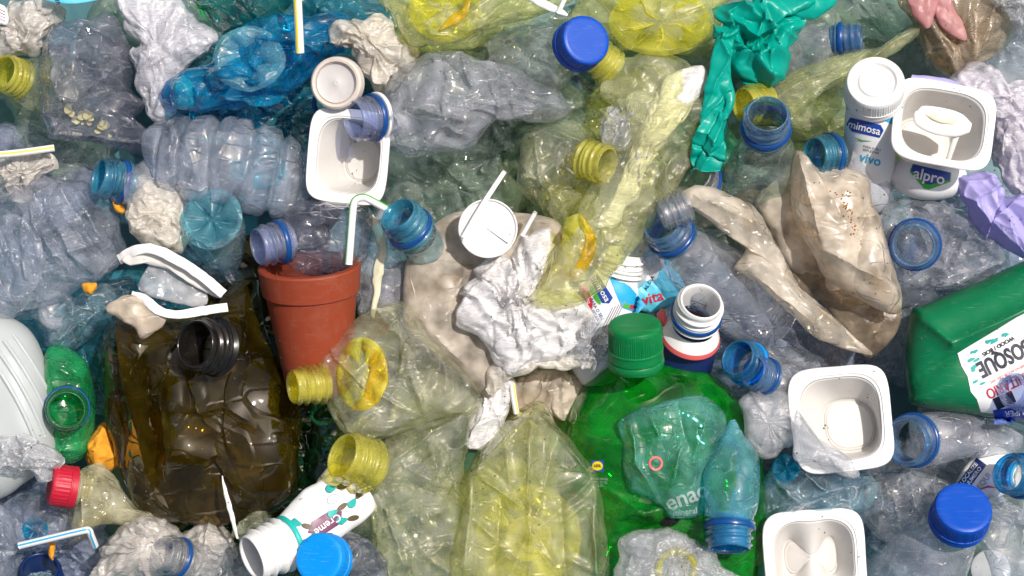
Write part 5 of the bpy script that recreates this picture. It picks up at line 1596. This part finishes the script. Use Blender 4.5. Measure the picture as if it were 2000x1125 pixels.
# ------------------------------------------------------------------ green bottle
o = [(1206, 690), (1270, 690), (1340, 702), (1402, 738), (1450, 790), (1488, 890), (1480, 1150), (1166, 1150), (1150, 1010), (1106, 950), (1100, 870), (1112, 800), (1150, 740)]
b = pillow(o, 205, 110, [(5, 140, 's'), (5, 100), (2, 40)], 391, 200, 54, p=3.2, q=2.0, cen=(1290, 900), creases=[((1140, 860), (1300, 850), 14, 9), ((1160, 1005), (1290, 985), 18, 8), ((1200, 1040), (1330, 1000), -18, 9), ((1180, 950), (1290, 1020), 12, 8)])
T = bottle('plastic_bottle', 'big bright green bottle with dark green screw cap', b, 'green')
m, d, L = neck(T, (1240, 650, 345), (1242, 720, 312), 40, 'green', L=1.3)
T.part('cap', cap_mesh(W(1240, 632, 372), d, 48, 66, 80), 'green_cap')
T.part('cap_ring', ring_mesh(W(1240, 632, 372), d, 46, 68, 84, 0.9, 1.10), 'green_cap')
bv = bvh_of(b)
T.part('emblem', lay(shape_mesh([(-12, -11), (12, -11), (12, 11), (-12, 11)]), (1167, 910), (1, 0.03), bv, 1.0), 'label_blue')
T.part('emblem', lay(shape_mesh(ell(10.5, 9, 20), 8), (1167, 910), (1, 0.03), bv, 1.8), 'label_yellow')
T.part('lettering', lay(text_mesh('LiDL', 7.5, 0.25), (1167, 910), (1, 0.03), bv, 2.6), 'ink')
T.part('lettering', lay(text_mesh('ALU DOSE\nMIN 32 CL\n0,25', 6.5), (1172, 942), (1, 0.05), bv, 1.0), 'label_grey')

# teal crumpled bottle with lettering
o = [(1204, 824), (1223, 806), (1262, 792), (1337, 774), (1382, 780), (1416, 820), (1408, 867), (1384, 938), (1372, 1002), (1312, 1010), (1290, 984), (1237, 958), (1219, 924), (1208, 867)]
b = pillow(o, 322, 40, [(7, 90), (6, 40), (3, 17)], 393, 170, 44, creases=[((1225, 820), (1240, 900), 16, 5), ((1240, 900), (1290, 990), 14, 6), ((1260, 800), (1280, 850), 16, 5), ((1320, 790), (1340, 860), -14, 6), ((1330, 870), (1300, 960), 14, 6), ((1380, 800), (1350, 900), 12, 6)])
T = bottle('crushed_bottle', 'teal crumpled bottle with pale lettering lying on the green bottle', b, 'teal')
bv = bvh_of(b)
T.part('lettering', lay(text_mesh('enao', 46, 0.6), (1342, 970), (0.93, -0.36), bv, 1.2), 'milky')
T.part('lettering', lay(text_mesh('mineral', 16, 0.3), (1338, 1000), (0.99, -0.12), bv, 1.2), 'milky')
T.part('emblem', lay(annulus(10, 14), (1281, 905), (1, 0), bv, 1.2), 'label_coral')
solo('gap_shade_patch', 'black patch for the shaded gap beside the teal bottle lettering', 'scrap', pillow([(1272, 985), (1300, 990), (1330, 1015), (1300, 1030), (1280, 1015)], 300, 10, [(5, 20)], 394, 60, 14), 'neck_black')  # flat black piece stands in for shade in the gap

# cyan mini bottle
b = loft([(1424, 1012, 352, 46, 42), (1426, 985, 350, 52, 46), (1430, 940, 342, 56, 46), (1434, 900, 335, 50, 40), (1434, 870, 330, 34, 28), (1433, 845, 326, 18, 16), (1433, 818, 322, 6, 6)], 395, [(4, 60), (3, 28), (1, 12)], 72, 80)
bottle('mini_bottle', 'cyan mini bottle with blue ringed mouth pointing down', b, 'cyan', (1424, 1072, 372), (1425, 1010, 352), 45, 'neck_cyan', 'ring_blue', L=1.4)

# blue necks at right of the green cap
b = loft([(1470, 715, 262, 38, 34), (1500, 730, 250, 48, 40), (1540, 745, 230, 60, 44), (1600, 755, 200, 50, 30)], 396, SOFT, m=40)
bottle('plastic_bottle', 'bottle with bright blue mouth right of the green cap', b, 'clear', (1440, 698, 305), (1472, 718, 265), 40, 'neck_cyan', 'sky_cap', L=1.4)
b = loft([(1510, 742, 275, 36, 30), (1540, 748, 268, 44, 36), (1580, 756, 250, 52, 36)], 397, SOFT, m=30)
bottle('plastic_bottle', 'smaller lilac-blue neck lying across the bright blue mouth', b, 'clear_hazy', (1470, 726, 320), (1512, 742, 285), 34, 'neck_blue', 'ring_blue', L=1.5)
o = [(1442, 772), (1500, 764), (1552, 775), (1566, 840), (1530, 880), (1488, 895), (1458, 862), (1448, 815)]
film('clear_pouch', 'clear crinkled pouch left of the cup with folded wall', o, 305, 28, 'film_clear', 398, [(8, 60), (5, 26), (2, 12)])
o = [(1555, 800), (1590, 850), (1640, 880), (1672, 905), (1680, 935), (1640, 925), (1590, 905), (1550, 890)]
film('clear_pouch', 'clear film corner lapping over the cup with folded wall', o, 345, 14, 'film_clear', 399, [(6, 60), (3, 24)])

# clear crumpled bottles lower right
o = [(1485, 960), (1510, 915), (1550, 890), (1620, 905), (1680, 920), (1720, 950), (1700, 1000), (1620, 1010), (1540, 1008), (1500, 1020)]
b = pillow(o, 262, 46, [(9, 80), (7, 36), (3, 15)], 401, 160, 40, creases=[((1500, 1000), (1690, 930), 18, 6), ((1560, 910), (1620, 960), 18, 6), ((1640, 930), (1660, 990), 16, 5), ((1510, 930), (1560, 980), 16, 6)])
T = bottle('crushed_bottle', 'clear crumpled bottle with dark blue base nub between the lower cups', b, 'pale_blue')
tint_base(T, (1534, 912, 306), (-0.5, 0.5, 1), 26, 28, 'deep_blue', 0.2, 5, 0.4)
T.part('loop', tube([(1610, 962, 312), (1640, 955, 316), (1668, 950, 316), (1672, 965, 314), (1662, 978, 312), (1640, 975, 312)], 3, 10, 50), 'clear_hazy')
o = [(1700, 940), (1760, 915), (1830, 930), (1862, 960), (1840, 1010), (1790, 1050), (1720, 1060), (1690, 1010)]
b = pillow(o, 240, 50, [(9, 80), (8, 36), (4, 16)], 403, 160, 40, creases=[((1760, 920), (1780, 1050), 20, 6), ((1790, 930), (1800, 1020), -16, 6), ((1720, 1000), (1850, 960), 16, 6), ((1730, 950), (1750, 1040), 16, 5)])
bottle('crushed_bottle', 'clear crinkled bottle left of the dark blue cap', b, 'clear')
o = [(1690, 1040), (1760, 1050), (1790, 1090), (1760, 1150), (1690, 1150), (1680, 1090)]
bottle('crushed_bottle', 'dusky blue crushed bottle at the bottom right of the pinched cup', pillow(o, 190, 46, HARD, 404, 120, 30), 'pale_blue')

b = loft([(1792, 862, 285, 46, 42), (1820, 856, 280, 52, 46), (1870, 852, 268, 46, 40), (1930, 856, 252, 36, 26), (1990, 860, 235, 22, 14)], 405, [(5, 70), (3, 30)], 64, 60)
bottle('plastic_bottle', 'clear tapering bottle with blue mouth facing left below the canister', b, 'clear_hazy', (1768, 862, 340), (1796, 858, 288), 48, 'neck_blue', 'ring_blue', L=1.15, turns=1.6)
o = [(1866, 945), (1900, 890), (1945, 870), (1985, 900), (1990, 950), (1940, 975), (1890, 965)]
b = pillow(o, 225, 30, [(5, 60), (3, 26)], 406, 120, 30)
T = Thing('label_bottle', 'bottle scrap with navy and white printed label near the dark blue cap', 'label', W(1925, 925, 195))
T.part('body', b, 'label_white')
bv = bvh_of(b)
T.part('panel', lay(shape_mesh([(-34, 12), (34, 12), (34, -12), (-34, -12)]), (1897, 928), (0.6, -0.8), bv, 1.0), 'navy')
T.part('lettering', lay(text_mesh('LOCALIZE\nNUMERO', 11, 0.2), (1897, 928), (0.6, -0.8), bv, 2.0), 'white_gloss')
T.part('lettering', lay(text_mesh('EQUI', 16), (1922, 940), (0.6, -0.8), bv, 1.2), 'label_grey')
T.part('swoosh', lay(shape_mesh([(-20, -4), (0, 4), (20, -4), (0, 0)]), (1930, 952), (1, -0.1), bv, 1.6), 'label_red')
for k, (mu, mv, nu, nv, lab) in enumerate([(1968, 925, 2020, 935, 'clear bottle with blue mouth cut by the right edge below the canister'), (1975, 762, 2030, 775, 'clear bottle with cyan-edged mouth overlapping the canister label')]):
    b = loft([(nu, nv, 305, 34, 32), (nu + 30, nv + 4, 295, 44, 40), (nu + 80, nv + 8, 275, 54, 44)], 408 + k, SOFT, m=30)
    bottle('plastic_bottle', lab, b, 'clear', (mu, mv, 365), (nu, nv, 315), 40 - 6 * k, 'neck_cyan' if k == 0 else 'neck_lilac', 'ring_blue' if k == 0 else None, L=1.5)

# dark blue capped bottle bottom right
b = loft([(1868, 1030, 305, 44, 40), (1850, 1052, 290, 60, 50), (1815, 1090, 262, 84, 62), (1770, 1140, 225, 90, 60), (1720, 1190, 190, 80, 50)], 411, [(5, 100, 's'), (4, 60), (2, 26)], 72, 56)
T = bottle('plastic_bottle', 'clear bottle with a dark blue screw cap at the bottom right', b, 'clear_hazy')
dd = W(1862, 1040, 300) - W(1883, 990, 380)
dd /= np.linalg.norm(dd)
T.part('cap', cap_mesh(W(1883, 990, 380), dd, 52, 54, 90), 'blue_cap')
b = loft([(1940, 985, 235, 30, 22), (1960, 1030, 262, 56, 34), (1985, 1090, 270, 60, 40), (2000, 1160, 262, 60, 40)], 412, SOFT, m=40)
bottle('crushed_bottle', 'clear rounded bottle in the bottom right corner', b, 'clear_hazy')
T = Thing('white_lid', 'white round lid seen through the clear bottle at the bottom right', 'lid', W(1935, 1110, 170), GL)
T.part('disc', lathe(W(1935, 1112, 215), np.array([-0.2, 0.2, 1.0]), [(2, 1), (2, 32), (0, 36), (-8, 37)], 50), 'white_gloss')

# film with a yellow ring at the bottom
o = [(1206, 1048), (1266, 1034), (1320, 1036), (1375, 1062), (1410, 1098), (1450, 1150), (1228, 1150), (1207, 1085)]
film('crumpled_film', 'clear white-edged film around a yellow ring at the bottom', o, 328, 26, 'film_clear', 421, FILMS, 170, 44)
T = bottle('plastic_bottle', 'green bottle with yellow ringed mouth under film at the bottom', loft([(1322, 1125, 310, 40, 36), (1324, 1150, 300, 50, 40), (1330, 1200, 280, 60, 50)], 422, (), m=20), 'green_soft')
T.part('neck', lathe(W(1322, 1112, 352), np.array([0, 0.15, -1.0]), [(0, 28), (-3, 31), (0, 37), (8, 38), (12, 35), (30, 35), (30, 30)], 50), 'neck_yellow')

# patterned white bottle and sky blue cap at the bottom
b = loft([(556, 1062, 322, 46, 42), (580, 1045, 318, 52, 44), (620, 1012, 305, 58, 40), (660, 985, 290, 58, 34), (705, 950, 268, 52, 26)], 431, [(5, 70), (3, 30)], 72, 60)
T = bottle('drink_bottle', 'white bottle printed with pineapples and a teal ring at the bottom', b, 'label_white')
m, d, L = neck(T, (492, 1090, 372), (556, 1062, 335), 50, 'white_gloss', None, L=1.65)
T.part('tamper_ring', ring_mesh(m, d, 50 * (H - 372) / H, 0.98 * L, 1.1 * L, 0.92, 1.08), 'ring_teal')
bv = bvh_of(b)
rd = (0.85, -0.52)
T.part('emblem', lay(shape_mesh([(-40, 2), (-22, 17), (14, 17), (40, 4), (26, -16), (-14, -17)]), (636, 1022), rd, bv, 1.0), 'label_plum')
T.part('lettering', lay(text_mesh('Creme', 21, 0.2), (640, 1024), (-0.82, 0.57), bv, 2.0), 'white_gloss')
def pineapple(u, v, a):
    rdx = (math.cos(a), math.sin(a))
    T.part('pineapple_print', lay(shape_mesh(ell(12, 5.5, 14), 6), (u, v), rdx, bv, 1.0), 'label_brown')
    leaf = [(10, -2), (16, -5), (28, -10), (20, -4), (26, -5), (34, -3), (22, 0), (32, 4), (20, 2), (24, 8), (14, 3)]
    T.part('pineapple_print', lay(shape_mesh(leaf, 6), (u, v), rdx, bv, 1.2), 'label_teal')
for u, v, a in ((668, 990, 2.5), (702, 965, 2.2), (690, 1012, 2.9), (640, 1046, 3.0), (600, 1028, 3.4), (668, 950, 2.9), (650, 1062, 0.4)):
    pineapple(u, v, a)
for u, v in ((650, 975), (698, 940), (596, 1062)):
    T.part('coconut_print', lay(shape_mesh(ell(13, 9, 18), 6), (u, v), rd, bv, 0.9), 'label_grey')
    T.part('coconut_print', lay(shape_mesh(ell(11, 7, 18), 6), (u, v), rd, bv, 1.4), 'label_white')
# its printed back panel lies flattened above
b = pillow([(588, 1006), (602, 968), (628, 925), (655, 905), (690, 930), (716, 955), (680, 985), (640, 1000)], 262, 18, [(4, 60), (2, 26)], 433, 120, 28)
T.part('panel', b, 'label_white', label='flattened back panel with small print')
bv2 = bvh_of(b)
for k in range(7):
    T.part('printed_line', lay(shape_mesh([(-15, -1), (15, -1), (15, 1), (-15, 1)], 6), (612 + k * 4, 992 - k * 9), (0.97, 0.2), bv2, 1.0), 'label_grey')
T.part('lettering', lay(text_mesh('INGREDIENTI', 8), (648, 940), (0.95, 0.3), bv2, 1.0), 'ink')

T = Thing('loose_cap', 'sky blue ribbed bottle cap at the bottom edge', 'cap', W(626, 1096, 330), GL)
T.part('shell', cap_mesh(W(622, 1090, 400), np.array([0.35, -0.25, -1.0]), 46, 42, 70), 'sky_cap')
b = pillow([(640, 1060), (680, 1045), (720, 1055), (745, 1100), (750, 1150), (650, 1150)], 290, 36, CRUSH, 435, 120, 30)
bottle('crushed_bottle', 'dark clear crushed bottle behind the sky blue cap', b, 'smoky')
b = pillow([(440, 1030), (470, 1005), (510, 998), (540, 1010), (520, 1040), (470, 1060)], 235, 20, HARD, 436, 90, 24)
bottle('crushed_bottle', 'olive clear shard behind the patterned bottle mouth', b, 'yellow_pale')
b = loft([(640, 800, 215, 20, 16), (645, 830, 205, 34, 26), (650, 880, 180, 44, 30), (640, 940, 150, 40, 26)], 437, SOFT, m=30)
T = bottle('plastic_bottle', 'dark green bottle standing in the gap below the small yellow bottle', b, 'green_dark')
T.part('neck_ring', ring_mesh(W(632, 806, 240), np.array([0.1, -0.6, -0.8]), 24, 0, 10, 0.85, 1.1), 'green_dark')

# ------------------------------------------------------------------ crumbs of dirt lying on everything
def crumbs():
    bpy.context.view_layer.update()
    dg = bpy.context.evaluated_depsgraph_get()
    r = np.random.RandomState(99)
    pts = []
    while len(pts) < 620:
        # crumbs gather in little drifts
        cu, cv = r.rand() * 2060 - 30, r.rand() * 1185 - 30
        for _ in range(r.randint(1, 7)):
            u, v = cu + 18 * r.randn(), cv + 18 * r.randn()
            g = Vector(W(u, v, 0) * S)
            dr = g - cam.location
            dr.normalize()
            hit, loc, nr, idx, ob, mx = sc.ray_cast(dg, cam.location, dr)
            if hit:
                z = loc.z / S
                k = (H - z) / H
                pts.append((loc.x / S / k + 1000, 562.5 - loc.y / S / k, z + 0.4))
    V, F = flakes(pts, (0.5, 1.9), 1234, 0.9)
    o = mesh_obj('dirt_crumbs', (V, F), 'debris', np.zeros(3))
    o['label'] = 'tiny dark crumbs of dirt strewn over the heap'
    o['category'] = 'dirt'
    o['kind'] = 'stuff'
crumbs()
